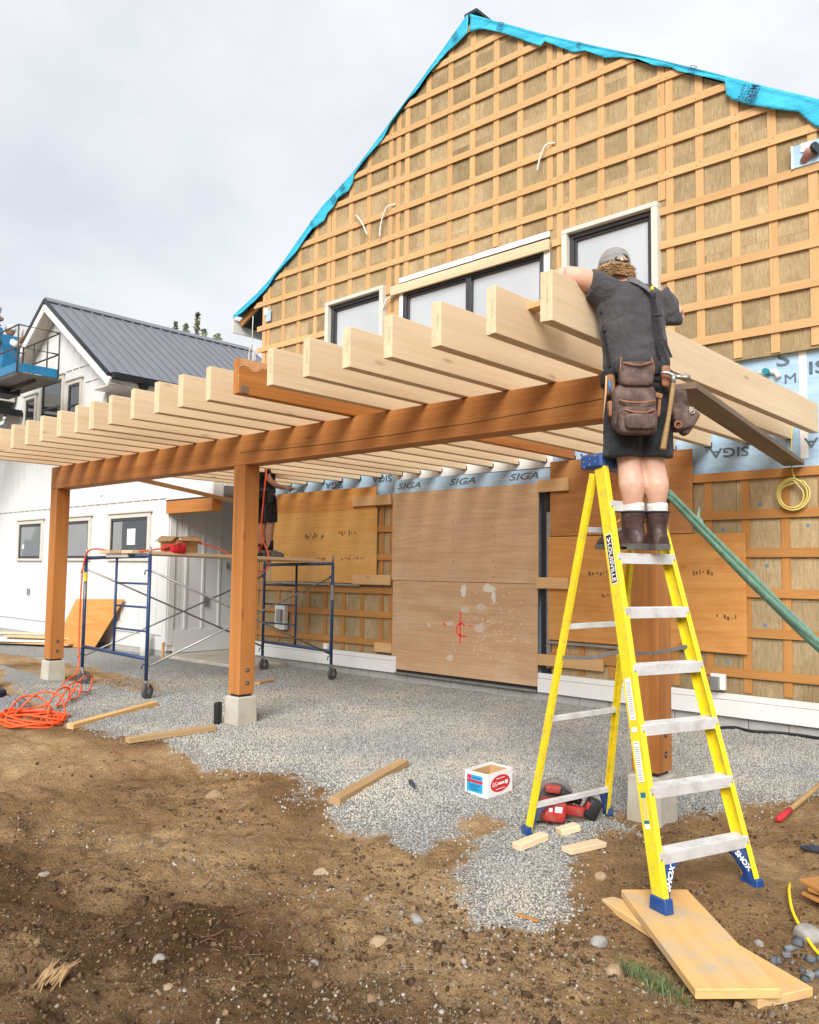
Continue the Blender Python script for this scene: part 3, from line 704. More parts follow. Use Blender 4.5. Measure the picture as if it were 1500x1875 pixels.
# --- windows in the upper wall
def window(x0, x1, z0, z1, trim=True, panes=1, fr=.055, tw=.075, paneM=M_GLASSW, y=-.03):
    if trim:
        g = []
        for (a, b, c, d) in ((x0, x1, z1 - tw * .75, z1), (x0, x0 + tw, z0, z1 - tw * .75 - .001), (x1 - tw, x1, z0, z1 - tw * .75 - .001)):
            g.append(((b - a, .11, d - c), Matrix.Translation(((a + b) / 2, y + .02, (c + d) / 2))))
        root = link('window', mesh(*bm_boxes(g, .004)), M_CREAM, house)
        a0, a1, b0, b1 = x0 + tw + .002, x1 - tw - .002, z0, z1 - tw * .75 - .002
    else:
        root = link('window', mesh(*bm_boxes([((x1 - x0, .03, .05), Matrix.Translation(((x0 + x1) / 2, .03, z0 + .025)))], .003)), M_FRAME, house)
        a0, a1, b0, b1 = x0, x1, z0 + .06, z1
    g = []
    for (a, b, c, d) in ((a0, a1, b1 - fr, b1), (a0, a0 + fr, b0, b1 - fr - .001), (a1 - fr, a1, b0, b1 - fr - .001), (a0 + fr + .001, a1 - fr - .001, b0, b0 + fr)):
        g.append(((b - a, .05, d - c), Matrix.Translation(((a + b) / 2, .030, (c + d) / 2))))
    s = .03
    for (a, b, c, d) in ((a0 + fr, a1 - fr, b1 - fr - s, b1 - fr - .002), (a0 + fr, a0 + fr + s, b0 + fr, b1 - fr - s - .002), (a1 - fr - s, a1 - fr, b0 + fr, b1 - fr - s - .002)):
        g.append(((b - a, .03, d - c), Matrix.Translation(((a + b) / 2, .048, (c + d) / 2))))
    for k in range(1, panes):
        xm = a0 + (a1 - a0) * k / panes; g.append(((.085, .06, b1 - b0 - fr * 2 - .004), Matrix.Translation((xm, .028, (b0 + b1) / 2))))
    link('frame', mesh(*bm_boxes(g, .003)), M_FRAME, root)
    for k in range(panes):
        xa = a0 + (a1 - a0) * k / panes; xb = a0 + (a1 - a0) * (k + 1) / panes
        box('pane', (xb - xa - .09, .006, b1 - b0 - .1), ((xa + xb) / 2, .068 - .001 * k, (b0 + b1) / 2), paneM, root, k=.0005)
    return root
window(*WIN[0]); window(-8.72, -6.28, 4.35, 5.62, False, 2); window(*WIN[2])
# white membrane tape and the board over the wide window
box('window_tape', (2.62, .012, .075), (-7.49, -.012, 5.805), M_TRIM, house, k=.001); box('window_tape', (.09, .012, 1.4), (-6.225, -.006, 5.03), M_TRIM, house, k=.001); box('window_tape', (.075, .012, 1.4), (-8.757, -.006, 5.03), M_TRIM, house, k=.001)
board('header_board', (-8.93, -.045, 5.665), (-6.165, -.045, 5.655), .135, .038, M_PALEW, house)
# small square opening with duct, upper right, and a vent by the left eave
box('duct_opening', (.42, .02, .235), (-3.05, -.004, 5.80), M_MEMB, house, k=.002); box('opening_tape', (.02, .012, .24), (-3.265, -.016, 5.80), M_TRIM, house, k=.001); box('opening_tape', (.10, .012, .09), (-3.13, -.02, 5.87), M_TRIM, house, k=.001)
tube('duct_pipe', [(-3.16, .0, 5.73), (-3.09, -.05, 5.79), (-3.03, -.06, 5.80)], [.04, .05, .055], plain('pink_duct', (.40, .20, .19), .5), house, 12)
tube('duct_collar', [(-3.045, -.055, 5.80), (-3.01, -.065, 5.805)], .062, M_BLK, house, 12)
box('wall_vent', (.13, .02, .20), (-11.93, -.004, 5.92), M_MEMB, house, k=.002); box('vent_tape', (.09, .02, .12), (-11.99, -.012, 6.0), M_TRIM, house, k=.002)
# loose cable ends
for P in ([(-9.79, .02, 7.03), (-9.70, -.05, 7.04), (-9.56, -.06, 6.88), (-9.46, -.04, 6.67)], [(-8.93, .02, 7.02), (-9.05, -.05, 6.97), (-9.16, -.05, 6.75), (-9.175, -.05, 6.56)],
          [(-6.13, .02, 6.98), (-6.22, -.05, 6.95), (-6.30, -.06, 6.80), (-6.345, -.05, 6.66)], [(-8.90, -.0, 5.60), (-9.0, -.05, 5.57), (-9.07, -.06, 5.46), (-9.12, -.05, 5.34)]):
    tube('cable_stub', P, .011, M_WIRE, house, 6, n=5)

# --- blue membrane band: tapes, print, flap, pipe stub
box('membrane_tape', (.075, .004, 1.1), (-3.24, .096, 3.28), M_TRIM, house, k=.001)
box('membrane_tape', (.07, .004, .5), (-8.90, .096, 2.9), M_TRIM, house, k=.001)
MB = .0945
text('S', (-3.43, MB, 3.765), (1, 0, 0), (0, 0, 1), .13, M_INK, house, .15); text('IS', (-3.10, MB, 3.63), (1, 0, 0), (0, 0, 1), .17, M_INK, house, .13); text('M', (-3.36, MB, 3.555), (1, 0, 0), (0, 0, 1), .11, M_INK, house, .10)
for cx, cz in ((-3.995, 2.865), (-3.03, 2.885), (-5.6, 2.95), (-9.2, 2.925), (-10.26, 2.89), (-11.2, 2.87)):
    text('SIGA', (cx, MB, cz), (-1, 0, .02), (0, 0, -1), .42, M_INK, house, .10)
flap = link('membrane_flap', mesh(*prism_geo([(-8.86, 2.62), (-6.18, 2.62), (-6.18, 2.845), (-8.84, 2.865)], .012, .016)), M_MEMB, house)
box('white_flashing', (2.66, .006, .30), (-7.52, .087, 3.02), M_TRIM, house, k=.001)
for cx in (-8.57, -7.59, -6.585): text('SIGAi', (cx, .0085, 2.765), (1, 0, .005), (0, 0, 1), .45, M_INK, flap, .085)
box('crease', (2.6, .002, .006), (-7.5, .010, 2.74), M_TRIM, flap, rot=Matrix.Rotation(-.012, 4, 'Y'), k=.0005)
pipe = tube('pipe_stub', [(-3.577, .09, 3.65), (-3.577, .0, 3.65)], .034, plain('teal_pipe_cap', (.02, .20, .24), .4), house, 14)
tube('pipe_collar', [(-3.68, .085, 3.66), (-3.5, .08, 3.65), (-3.47, .08, 3.58)], .03, M_TRIM, pipe, 10)
# --- plywood over openings and walls
def sheet(x0, z0, x1, z1, y, mat, label, t=.016, skew=0.):
    o = link('plywood_sheet', mesh(*prism_geo([(x0, z0), (x1, z0 + skew), (x1, z1 + skew), (x0, z1)], y - t, y)), mat, house); o['label'] = label; return o
pale_t = sheet(-8.855, 1.418, -6.335, 2.668, -.004, M_PLYP, 'upper pale plywood sheet over the wide doorway'); pale_b = sheet(-8.83, .165, -6.345, 1.412, -.004, M_PLYP, 'lower pale plywood sheet with a red spray paint mark')
sheet(-11.55, 2.465, -9.2, 2.795, -.004, M_PLYO, 'orange plywood strip under the blue membrane', .018); yp = sheet(-11.65, 1.36, -9.175, 2.478, -.003, M_PLYY, 'yellow plywood sheet behind the scaffold', .016)
sheet(-6.165, 2.002, -4.355, 2.915, -.004, M_PLYD, 'brown plywood sheet behind the ladder top', .017); op = sheet(-6.19, .75, -3.795, 1.992, -.003, M_PLYO, 'orange plywood sheet behind the ladder', .016)
def cleat(x0, z0, x1, z1, y=-.024, mat=M_PLANK): board('cleat_board', (x0, y, (z0 + z1) / 2), (x1, y, (z0 + z1) / 2), z1 - z0, .036, mat, house)
cleat(-9.67, 2.51, -8.86, 2.66, -.042, M_STRAP); cleat(-9.645, 1.345, -8.86, 1.49, -.04, M_STRAP); cleat(-9.17, .38, -8.83, .515, -.025, M_STRAP)
cleat(-6.33, 2.545, -5.883, 2.70, -.042, M_STRAP); cleat(-6.34, 1.362, -5.89, 1.498, -.042, M_STRAP); cleat(-6.33, .43, -5.433, .565, -.025, M_STRAP)
board('grey_strip', (-11.6, -.03, 1.338), (-9.5, -.03, 1.33), .032, .03, M_STEEL, house)
board('grey_strip', (-6.2, -.02, .715), (-5.2, -.02, .715), .03, .03, M_STEEL, house)
box('door_gap', (.12, .04, 2.3), (-6.265, .045, 1.42), M_BLK, house); box('gap_tape', (.06, .03, 1.9), (-6.205, .02, 1.35), M_STEEL, house, k=.002)
box('door_gap', (2.5, .1, .06), (-7.6, .06, .135), M_BLK, house); board('door_sill', (-8.75, -.012, .115), (-6.35, -.012, .112), .025, .10, M_STEEL, house, up=(0, 0, 1))
# nail rows, patches and the spray mark on the pale sheets
nm = plain('rusty_nail_stain', (.30, .15, .07), .8, var=.2)
g = []
for x in (-8.33, -7.71, -7.02):
    for i in range(11):
        z = 1.5 + i * .108 + random.uniform(-.03, .03); xx = x + random.uniform(-.03, .03); g.append(tube_geo([(xx, -.0195, z), (xx, -.0212, z)], random.uniform(.007, .013), 6))
link('nail_rows', mesh(*join_geo(g)), nm, pale_t)
def splat(cx, cz, rx, rz, y, mat, par, seed, n=18, name='paint_patch'):
    r = random.Random(seed); P = [(cx + rx * math.cos(2 * math.pi * i / n) * r.uniform(.6, 1.1), cz + rz * math.sin(2 * math.pi * i / n) * r.uniform(.6, 1.1)) for i in range(n)]
    return link(name, mesh(*prism_geo(P, y - .0008, y)), mat, par)
splat(-7.52, 1.30, .055, .11, -.0202, M_PAINT, pale_b, 1); splat(-7.10, 1.34, .11, .075, -.0202, M_PAINT, pale_b, 2, 7); splat(-7.02, 1.24, .04, .09, -.0206, M_PAINT, pale_b, 3)
faint = plain('faint_whitewash', (.58, .46, .36), .8, var=.12, vs=30)
for i, (a, b, c, d) in enumerate(((-7.25, .82, .10, .06), (-7.76, .86, .09, .035), (-8.13, .82, .035, .045), (-7.50, 1.05, .09, .05), (-7.22, 1.10, .08, .05), (-7.75, .40, .07, .05))): splat(a, b, c, d, -.0201, faint, pale_b, 20 + i, 14)
g = []
rr = random.Random(5)
for i in range(150):
    x = -6.95 + rr.gauss(0, .32); z = .85 + rr.gauss(0, .28)
    if -8.7 < x < -6.4 and .25 < z < 1.38: g.append(tube_geo([(x, -.0195, z), (x, -.0212, z)], rr.uniform(.004, .011), 5))
link('paint_specks', mesh(*join_geo(g)), M_PAINT, pale_b)
g = [tube_geo(crom([(-7.57, -.0205, 1.02), (-7.575, -.0205, .9), (-7.57, -.0205, .75), (-7.575, -.0205, .60)], 4), .012, 6),
     tube_geo(crom([(-7.50, -.0205, .83), (-7.54, -.0205, .87), (-7.61, -.0205, .84), (-7.635, -.0205, .78), (-7.60, -.0205, .72), (-7.53, -.0205, .70), (-7.46, -.0205, .705)], 5), .013, 6),
     tube_geo([(-7.85, -.019, .845), (-7.85, -.0215, .845)], .022, 10), tube_geo([(-7.40, -.019, .845), (-7.40, -.0215, .845)], .016, 10)]
g = [([(x, max(y, -.022), z) for x, y, z in [tuple(p) for p in v]], f) for v, f in g]
link('spray_mark', mesh(*join_geo(g[:2])), M_SPRAY, pale_b)
for q_ in g[2:]: link('spray_dot', mesh(*q_), M_SPRAY, pale_b)
# grade stamps on plywood
def stamp(par, x0, x1, z, y, seed, h=.05):
    r = random.Random(seed); g = []; x = x0
    while x < x1:
        w = r.uniform(.008, .03)
        if r.random() < .7: g.append(((w, .0012, h * r.uniform(.3, 1.)), Matrix.Translation((x, y, z + r.uniform(-.3, .3) * h))))
        x += w + r.uniform(.006, .03)
    if g: tag(link('stamp', mesh(*bm_boxes(g, .0001)), M_INKB, par), kind='stuff')
for i, a in enumerate(((-10.85, -10.35, 2.08, .09), (-10.0, -9.55, 2.11, .08), (-10.6, -10.3, 1.72, .05), (-9.95, -9.4, 1.73, .05))): stamp(yp, a[0], a[1], a[2], -.0197, 40 + i, a[3])
for i, a in enumerate(((-4.75, -4.55, 1.53, .05), (-4.35, -4.15, 1.58, .06), (-5.62, -5.2, 1.56, .05), (-5.45, -5.2, 1.3, .04), (-4.1, -3.85, 1.12, .05), (-5.1, -4.9, 1.4, .05))): stamp(op, a[0], a[1], a[2], -.0197, 60 + i, a[3])
text('WE', (-4.47, -.0195, 1.15), (-1, 0, 0), (0, 0, -1), .15, M_INKB, op, .10)

# --- base trim and foundation
for x0, x1, nm_ in ((-12.12, -8.745, 0), (-6.335, -2.87, 1)):
    board('base_trim', (x0, -.022, .185), (x1, -.022, .19), .165, .03, M_TRIM, house); board('base_ledge', (x0, -.012, .303), (x1, -.012, .308), .062, .035, M_TRIM, house)
x = -12.1; i = 0
while x < -2.9:
    box('concrete_block', (.388, .12, .24), (x + .195, .075, -.02), M_CMU, house, k=.004); x += .395; i += 1
# outlet, vent box at the base
vb = box('outlet_box', (.15, .05, .16), (-4.08, -.06, .455), M_PAPER, house); box('outlet_cover', (.09, .05, .14), (-4.10, -.10, .44), M_STEEL, vb)
vb = box('outlet_box', (.08, .05, .09), (-10.2, -.06, .38), M_PAPER, house); mp_ = box('meter_box', (.26, .07, .42), (-11.35, -.03, .78), M_WTRIM, house); box('meter_cover', (.12, .05, .2), (-11.33, -.09, .8), M_STEEL, mp_)
# ================================================================= TIMBER PORCH FRAME
ZB, ZT = 2.622, 2.931
frame_root = thing('porch_frame', 'long stained timber beam on three square posts with concrete piers', 'porch frame', (-7.4, -3.5, 0))
board('beam', (-12.04, -3.497, (ZB + ZT) / 2), (-2.985, -3.497, (ZB + ZT) / 2), ZT - ZB, .19, M_BEAM, frame_root, k=.006)
# a long check along the beam's face
P = []
for i in range(60):
    x = -7.6 + 4.5 * i / 59; P.append((x, -3.5935, 2.77 + .055 * math.sin((x + 3) * .62) + .012 * float(fbm(np.array([x]), np.array([1.]), 2.2, 3)[0])))
o = tube('check_crack', P, .0022, M_DARK, frame_root, 4)
for xr in (-2.997, -7.505, -11.847):
    p = link('post', box_mesh(ZB - .29, .19, .19, .006), M_BEAM, frame_root, Matrix.Translation((xr - .095, -3.4966, (ZB + .29) / 2 - .0005)) @ frame((0, 0, 1), (1, 0, 0)))
    for zz in (.40, .53):
        w = link('bolt_hole', mesh(*tube_geo([(xr - .02, -3.49, zz), (xr + .0015, -3.49, zz)], .022, 14)), M_DARK, p); tube('bolt', [(xr - .02, -3.49, zz), (xr + .004, -3.49, zz)], .012, M_STEEL, p, 8)
    g0 = gz(xr - .1, -3.5)
    link('post_shoe', box_mesh(.15, .15, .02, .001), M_BLK, frame_root, Matrix.Translation((xr - .095, -3.497, .279)))
    bmP = []
    for z, s in ((-.25, .125), (.255, .112), (.268, .105)):
        c = .02; bmP.append([(xr - .095 + a * s, -3.497 + b * s, z) for a, b in ((-1 + c, -1), (1 - c, -1), (1, -1 + c), (1, 1 - c), (1 - c, 1), (-1 + c, 1), (-1, 1 - c), (-1, -1 + c))])
    V = [q for r in bmP for q in r]; Fc = [(i * 8 + k, i * 8 + (k + 1) % 8, (i + 1) * 8 + (k + 1) % 8, (i + 1) * 8 + k) for i in range(2) for k in range(8)] + [tuple(range(16, 24))]
    link('concrete_pier', mesh(V, Fc), M_CONC, frame_root)
# joists, two plies each, counted from the right (nearest)
JX = [-3.348, -3.767, -4.181, -4.584, -5.002, -5.431, -5.872, -6.28, -6.704, -7.116, -7.565, -8.002, -8.407, -8.763, -9.183, -9.642, -10.055, -10.485, -10.906, -11.31, -11.72]
ORD = ['first', 'second', 'third', 'fourth', 'fifth', 'sixth', 'seventh', 'eighth', 'ninth', 'tenth', 'eleventh', 'twelfth', 'thirteenth', 'fourteenth', 'fifteenth', 'sixteenth', 'seventeenth', 'eighteenth', 'nineteenth', 'twentieth', 'twenty-first', 'twenty-second']
JG = 'roof joists laid across the porch beam'
def joist(x, n, mat, y0, y1=.075, z=None, dx=0., h=.283, label=None):
    z = ZT + .0025 if z is None else z
    t = thing('joist', label or ('pale double roof joist on the porch beam, %s from the right' % ORD[n]), 'joist', (x, -3.5, z), JG)
    for k in (0, 1):
        xx = x - .019 - .0385 * k; e = random.uniform(-.006, .006)
        board('ply', (xx, y0 + e, z + h / 2 - random.uniform(0, .002)), (xx + dx, y1, z + h / 2), h + random.uniform(-.003, 0), .038, mat, t, k=.003)
    g = []                       # grade stamp on the end grain
    for k in range(9): g.append(((.003, .0008, .004 + .004 * random.random()), Matrix.Translation((x - .024 + .004 * (k % 2), y0 - .0072, z + .10 + .012 * k))))
    if n < 7: link('grade_stamp', mesh(*bm_boxes(g, .0001)), M_STAMP, t)
    if y1 > .05: box('joist_hanger', (.086, .02, .05), (x - .038 + dx, y1 + .004, z + .022), M_BLK, t)
    return t
joist(-2.966, 0, M_PALEW, -4.868, -.16, ZT + .002, -.062, label='pale double roof joist that the worker leans on, rightmost of the row')
for i, x in enumerate(JX):
    yf = -4.862 if i < 5 else -4.862 + .0095 * (i - 4)
    o = i == 6
    jt = joist(x, i + 1, M_ORJ if o else M_PALEW, yf, label='orange stained roof joist with a rough torn corner among the pale ones' if o else None)
    if o:
        V, Fc = [], []; n = 24
        for k in range(n):
            yy = yf + .004 + .62 * k / (n - 1); zl = ZT + .205 + .018 * math.sin(k * .9) + .012 * random.random() + .05 * (k / n) ** 2
            V += [(x + .0022, yy, ZT + .280), (x + .0024, yy, zl)]
        Fc = [(2 * k, 2 * k + 1, 2 * k + 3, 2 * k + 2) for k in range(n - 1)]
        ts = link('torn_band', mesh(V, Fc), wood('torn_fir', (.66, .36, .17), (.55, .25, .10), knots=.2, grain=.8), jt); ts['label'] = 'paler torn band along the top edge of the orange joist'
        link('rotted_corner', mesh([(a_, b_, c_) for a_, b_, c_ in box_geo(.004, .035, .03, .001)[0]], box_geo(.004, .035, .03, .001)[1]), M_GREYW, jt, Matrix.Translation((x + .0005, yf + .055, ZT + .04)))
# loose blocking between the last two joists
b = board('blocking_offcut', (-3.385, -4.50, ZT + .235), (-3.03, -4.52, ZT + .24), .038, .09, M_STRAP); tag(b, 'short blocking piece bridging the two rightmost joists', 'wood block')
b = board('temporary_board', (-2.90, -3.42, 2.805), (-3.30, -.03, 2.672), .045, .19, M_GREYW, up=(0, 0, 1)); tag(b, 'dark weathered board slanting from behind the worker down to the blue wall', 'board')
b = board('temporary_brace', (-10.05, -3.34, 2.655), (-10.9, -.95, 2.52), .05, .05, M_STRAP); tag(b, 'thin wooden brace slanting under the joists by the white house', 'brace')
# ================================================================= WHITE HOUSE ON THE LEFT (front wall plane Y = -0.80)
wh = thing('white_house', 'white board and batten house with dark standing seam metal roof', 'house', (-17, -.8, 0))
YW = -.802
WUX, PKX, PKZ, EVX, EVZ = -16.06, -18.343, 7.323, -15.311, 5.236
sl = (PKZ - EVZ) / (PKX - EVX)                       # roof pitch, right side
prism('wall', [(-24.5, .1), (-13.56, .1), (-13.56, 3.26), (WUX, 3.26), (WUX, EVZ + (WUX - EVX) * sl - .12), (PKX, PKZ - .14), (-20.62, EVZ + (WUX - EVX) * sl - .12), (-21.2, 4.95), (-24.5, 4.95)], YW, YW + .25, M_WHITE, wh)
box('side_wall', (.25, 5.0, 5.5), (WUX - .13, 1.95, 2.85), M_WHITE, wh)
# right side wall of the porch recess and its back wall, porch roof fascia
box('recess_wall', (.2, 2.2, 2.9), (-13.66, .56, 1.5), M_WHITE, wh); box('recess_wall', (1.6, .2, 2.9), (-12.85, 1.75, 1.5), M_WHITE, wh)
box('porch_fascia', (1.43, .2, .50), (-12.84, YW + .02, 2.99), M_WHITE, wh); box('porch_flashing', (1.5, .24, .02), (-12.8, YW + .02, 2.725), M_BLK, wh)
board('porch_beam', (-13.545, YW - .0, 2.607), (-12.13, YW, 2.607), .22, .19, M_ORJ, wh)
box('porch_ceiling', (1.45, 2.4, .05), (-12.83, .53, 2.95), M_WHITE, wh)
box('lower_roof', (2.5, 2.3, .06), (-14.8, .65, 3.1), M_ROOFD, wh)
# trim boards
board('band_board', (-24.5, YW - .012, 2.865), (-13.545, YW - .012, 2.855), .15, .025, M_WHITE, wh); board('corner_board', (-13.62, YW - .014, .2), (-13.62, YW - .014, 2.77), .13, .028, M_WHITE, wh, up=(1, 0, 0))
board('corner_board', (-13.545, YW + .06, .2), (-13.545, YW + .06, 2.77), .12, .02, M_WHITE, wh, up=(0, 1, 0)); board('corner_board', (-16.1, YW - .014, 2.95), (-16.1, YW - .014, EVZ - .08), .13, .028, M_WHITE, wh, up=(1, 0, 0))
board('base_board', (-24.5, YW - .014, .46), (-13.69, YW - .014, .45), .17, .028, M_WHITE, wh); board('base_board', (-13.545, YW + .13, .26), (-13.545, 1.6, .26), .4, .025, M_WHITE, wh)
board('gable_band', (-20.6, YW - .012, 5.72), (-16.06, YW - .012, 5.72), .03, .02, M_WHITE, wh); board('gable_band', (-17.0, YW - .012, 5.36), (-16.06, YW - .012, 5.36), .03, .02, M_WHITE, wh)
prism('foundation', [(-24.5, -.2), (-13.6, -.2), (-13.6, .12), (-24.5, .40)], YW + .012, YW + .2, M_CMU, wh)
# battens
WWIN = [(-19.93, -18.775, 1.715, 2.48), (-17.70, -16.56, 1.72, 2.475), (-15.645, -14.275, 1.72, 2.475), (-19.88, -19.40, 4.3, 5.34), (-19.03, -18.05, 4.2, 5.585), (-17.72, -17.20, 4.3, 5.385)]
bm_cache = {}
def batten(x, z0, z1, y=YW - .008, rx=False):
    if z1 - z0 < .05: return
    L = round(z1 - z0, 2)
    if L not in bm_cache: bm_cache[L] = box_mesh(L, .02, .045, .002); bm_cache[L].materials.append(M_WHITE)
    link('batten', bm_cache[L], None, wh, Matrix.Translation((x, y, (z0 + z1) / 2)) @ frame((0, 0, 1), (0, 1, 0) if rx else (1, 0, 0)))
x = -24.3
while x < -13.75:
    segs = [(.55, 2.785)]
    if x < WUX - .1:
        zt = min(PKZ - .3 - (x - PKX) * -sl, PKZ - .3 - (PKX - x) * -sl) if True else 0
        zt = PKZ - .28 + sl * abs(x - PKX); segs.append((2.945, zt if x > -20.6 else 4.9))
    for a, b in segs:
        cuts = sorted([(w[2] - .10, w[3] + .12) for w in WWIN if w[0] - .14 < x < w[1] + .14 and w[3] > a and w[2] < b]); z = a
        for c, d in cuts: batten(x, z, c); z = d
        batten(x, z, b)
    x += .305
for y in (-.45, -.1, .25, .6, .95, 1.3): batten(-13.552, .47, 2.75, y, True)
for y in (0., .35, .7, 1.05): batten(WUX - .003, 3.1, 5.2, y, True)
# roof: standing seam panels, each its own piece; white rake boards and soffit
roof = board('roof', (PKX, 1.6, PKZ - .055), (EVX, 1.6, EVZ - .055), .06, 5.5, M_ROOFD, wh, up=(-sl, 0, 1)); sl_len = math.hypot(PKX - EVX, PKZ - EVZ)
board('roof_left', (PKX, 1.6, PKZ - .055), (2 * PKX - EVX, 1.6, EVZ - .055), .06, 5.5, M_ROOFD, wh, up=(sl, 0, 1))
pm = mesh(*bm_boxes([((sl_len, .238, .012), Matrix.Identity(4)), ((sl_len, .022, .035), Matrix.Translation((0, .112, .018)))], .002)); pm.materials.append(M_ROOF)
R = frame(Vector((EVX - PKX, 0, EVZ - PKZ)), (-sl, 0, 1))
y = -1.02
while y < 4.25:
    link('roof_panel', pm, None, roof, Matrix.Translation(((PKX + EVX) / 2 + .004, y, (PKZ + EVZ) / 2 - .012)) @ R); y += .2435
board('ridge_cap', (PKX + .09, -1.15, PKZ - .03), (PKX + .09, 4.3, PKZ - .03), .03, .22, M_ROOF, wh, up=(-sl, 0, 1)); board('rake_flashing', (PKX, -1.158, PKZ - .03), (EVX, -1.158, EVZ - .03), .09, .03, M_ROOFD, wh, up=(-sl, 0, 1)); board('rake_flashing', (PKX, -1.158, PKZ - .03), (2 * PKX - EVX, -1.158, EVZ - .03), .09, .03, M_ROOFD, wh, up=(sl, 0, 1))
for s in (1, -1):
    ex = EVX if s > 0 else 2 * PKX - EVX
    board('rake_board', (PKX, -1.135, PKZ - .175), (ex, -1.135, EVZ - .175), .17, .04, M_TRIM, wh, up=(-sl * s, 0, 1)); board('soffit', (PKX, -.96, PKZ - .20), (ex, -.96, EVZ - .20), .02, .31, M_CREAM, wh, up=(-sl * s, 0, 1))
gut = board('gutter', (EVX + .05, -1.12, EVZ - .05), (EVX + .05, 4.3, EVZ - .05), .12, .12, M_BLK, wh)
board('eave_fascia', (EVX - .06, -1.1, EVZ - .15), (EVX - .06, 4.3, EVZ - .15), .14, .03, M_TRIM, wh); board('eave_soffit', (EVX - .4, -1.1, EVZ - .215), (EVX - .4, 4.3, EVZ - .215), .02, .7, M_TRIM, wh)
ds = tube('downspout', [(EVX - .02, -.42, EVZ - .1), (EVX - .03, -.42, EVZ - .22), (EVX - .3, -.52, EVZ - .42), (EVX - .66, -.6, EVZ - .5), (EVX - .68, -.6, 3.05)], .045, M_BLK, wh, 8); link('leader_head', mesh(*tube_geo([(EVX - .02, -.42, EVZ - .06), (EVX - .02, -.42, EVZ - .26)], [.15, .05], 10)), M_BLK, ds)
# windows
def wwindow(x0, x1, z0, z1, glass, sash=False):
    t = .085; g = [((x1 - x0 + 2 * t + .1, .07, .035), Matrix.Translation(((x0 + x1) / 2, YW - .034, z1 + t + .0175))), ((x1 - x0 + 2 * t, .04, t - .002), Matrix.Translation(((x0 + x1) / 2, YW - .02, z1 + t / 2)))]
    for sx in (-1, 1): g.append(((t, .04, z1 - z0), Matrix.Translation(((x0 + x1) / 2 + sx * ((x1 - x0) / 2 + t / 2 + .001), YW - .02, (z0 + z1) / 2))))
    g.append(((x1 - x0 + 2 * t, .05, .05), Matrix.Translation(((x0 + x1) / 2, YW - .024, z0 - .027))))
    r = link('window', mesh(*bm_boxes(g, .003)), M_CREAM, wh); f = .05
    g = [((x1 - x0, .03, f), Matrix.Translation(((x0 + x1) / 2, YW - .012, z1 - f / 2))), ((x1 - x0, .03, f), Matrix.Translation(((x0 + x1) / 2, YW - .012, z0 + f / 2)))]
    for sx in (-1, 1): g.append(((f, .03, z1 - z0 - 2 * f - .002), Matrix.Translation(((x0 + x1) / 2 + sx * ((x1 - x0) / 2 - f / 2), YW - .012, (z0 + z1) / 2))))
    if sash: g.append(((x1 - x0 - 2 * f - .002, .03, f), Matrix.Translation(((x0 + x1) / 2, YW - .012, z0 + (z1 - z0) * .58))))
    link('frame', mesh(*bm_boxes(g, .002)), M_FRAME, r); box('pane', (x1 - x0 - .08, .006, z1 - z0 - .08), ((x0 + x1) / 2, YW - .006, (z0 + z1) / 2), glass, r, k=.0005)
    return r
w1 = wwindow(*WWIN[0], M_GLASSG); wwindow(*WWIN[1], M_GLASSG); w3 = wwindow(*WWIN[2], M_GLASSD)
for w in WWIN[3:]: wwindow(*w, M_GLASSD, True)
box('paper_notice', (.30, .004, .30), (-14.88, YW - .0125, 2.12), M_PAPER, w3, k=.0005); box('blind', (.35, .004, .62), (-15.40, YW - .0115, 2.1), M_GLASSG, w3, k=.0005); box('paper_notice', (.10, .004, .09), (-19.72, YW - .0125, 1.98), M_PAPER, w1, k=.0005)
for x, z, s in ((-19.3, .98, .07), ): box('outlet_cover', (s, .03, s * 2), (x, YW - .03, z), M_STEEL, wh)
box('outlet_cover', (.03, .09, .16), (-13.54, -.02, .95), M_STEEL, wh); box('doorbell', (.02, .05, .1), (-13.54, .42, 1.6), M_STEEL, wh)
tube('vent_pipe', [(-13.95, -.98, -.05), (-13.95, -.98, .40)], .085, M_TRIM, wh, 14)
# slab of the porch
slab = box('porch_slab', (2.4, 2.4, .16), (-12.4, .32, -.03), M_CONC, None, k=.008); tag(slab, kind='structure')
# lower wing at the far left edge
cn = board('canopy_roof', (-22.9, -1.55, 5.62), (-20.12, -1.55, 5.12), .06, 1.5, M_ROOFD, wh, up=(0, 0, 1)); board('canopy_gutter', (-20.06, -2.3, 5.04), (-20.06, -.83, 5.04), .10, .11, M_BLK, cn); board('canopy_fascia', (-22.9, -2.31, 5.52), (-20.16, -2.31, 5.02), .12, .03, M_TRIM, cn); box('canopy_bracket', (.5, 1.2, .35), (-20.7, -1.45, 5.55), M_CREAM, cn)
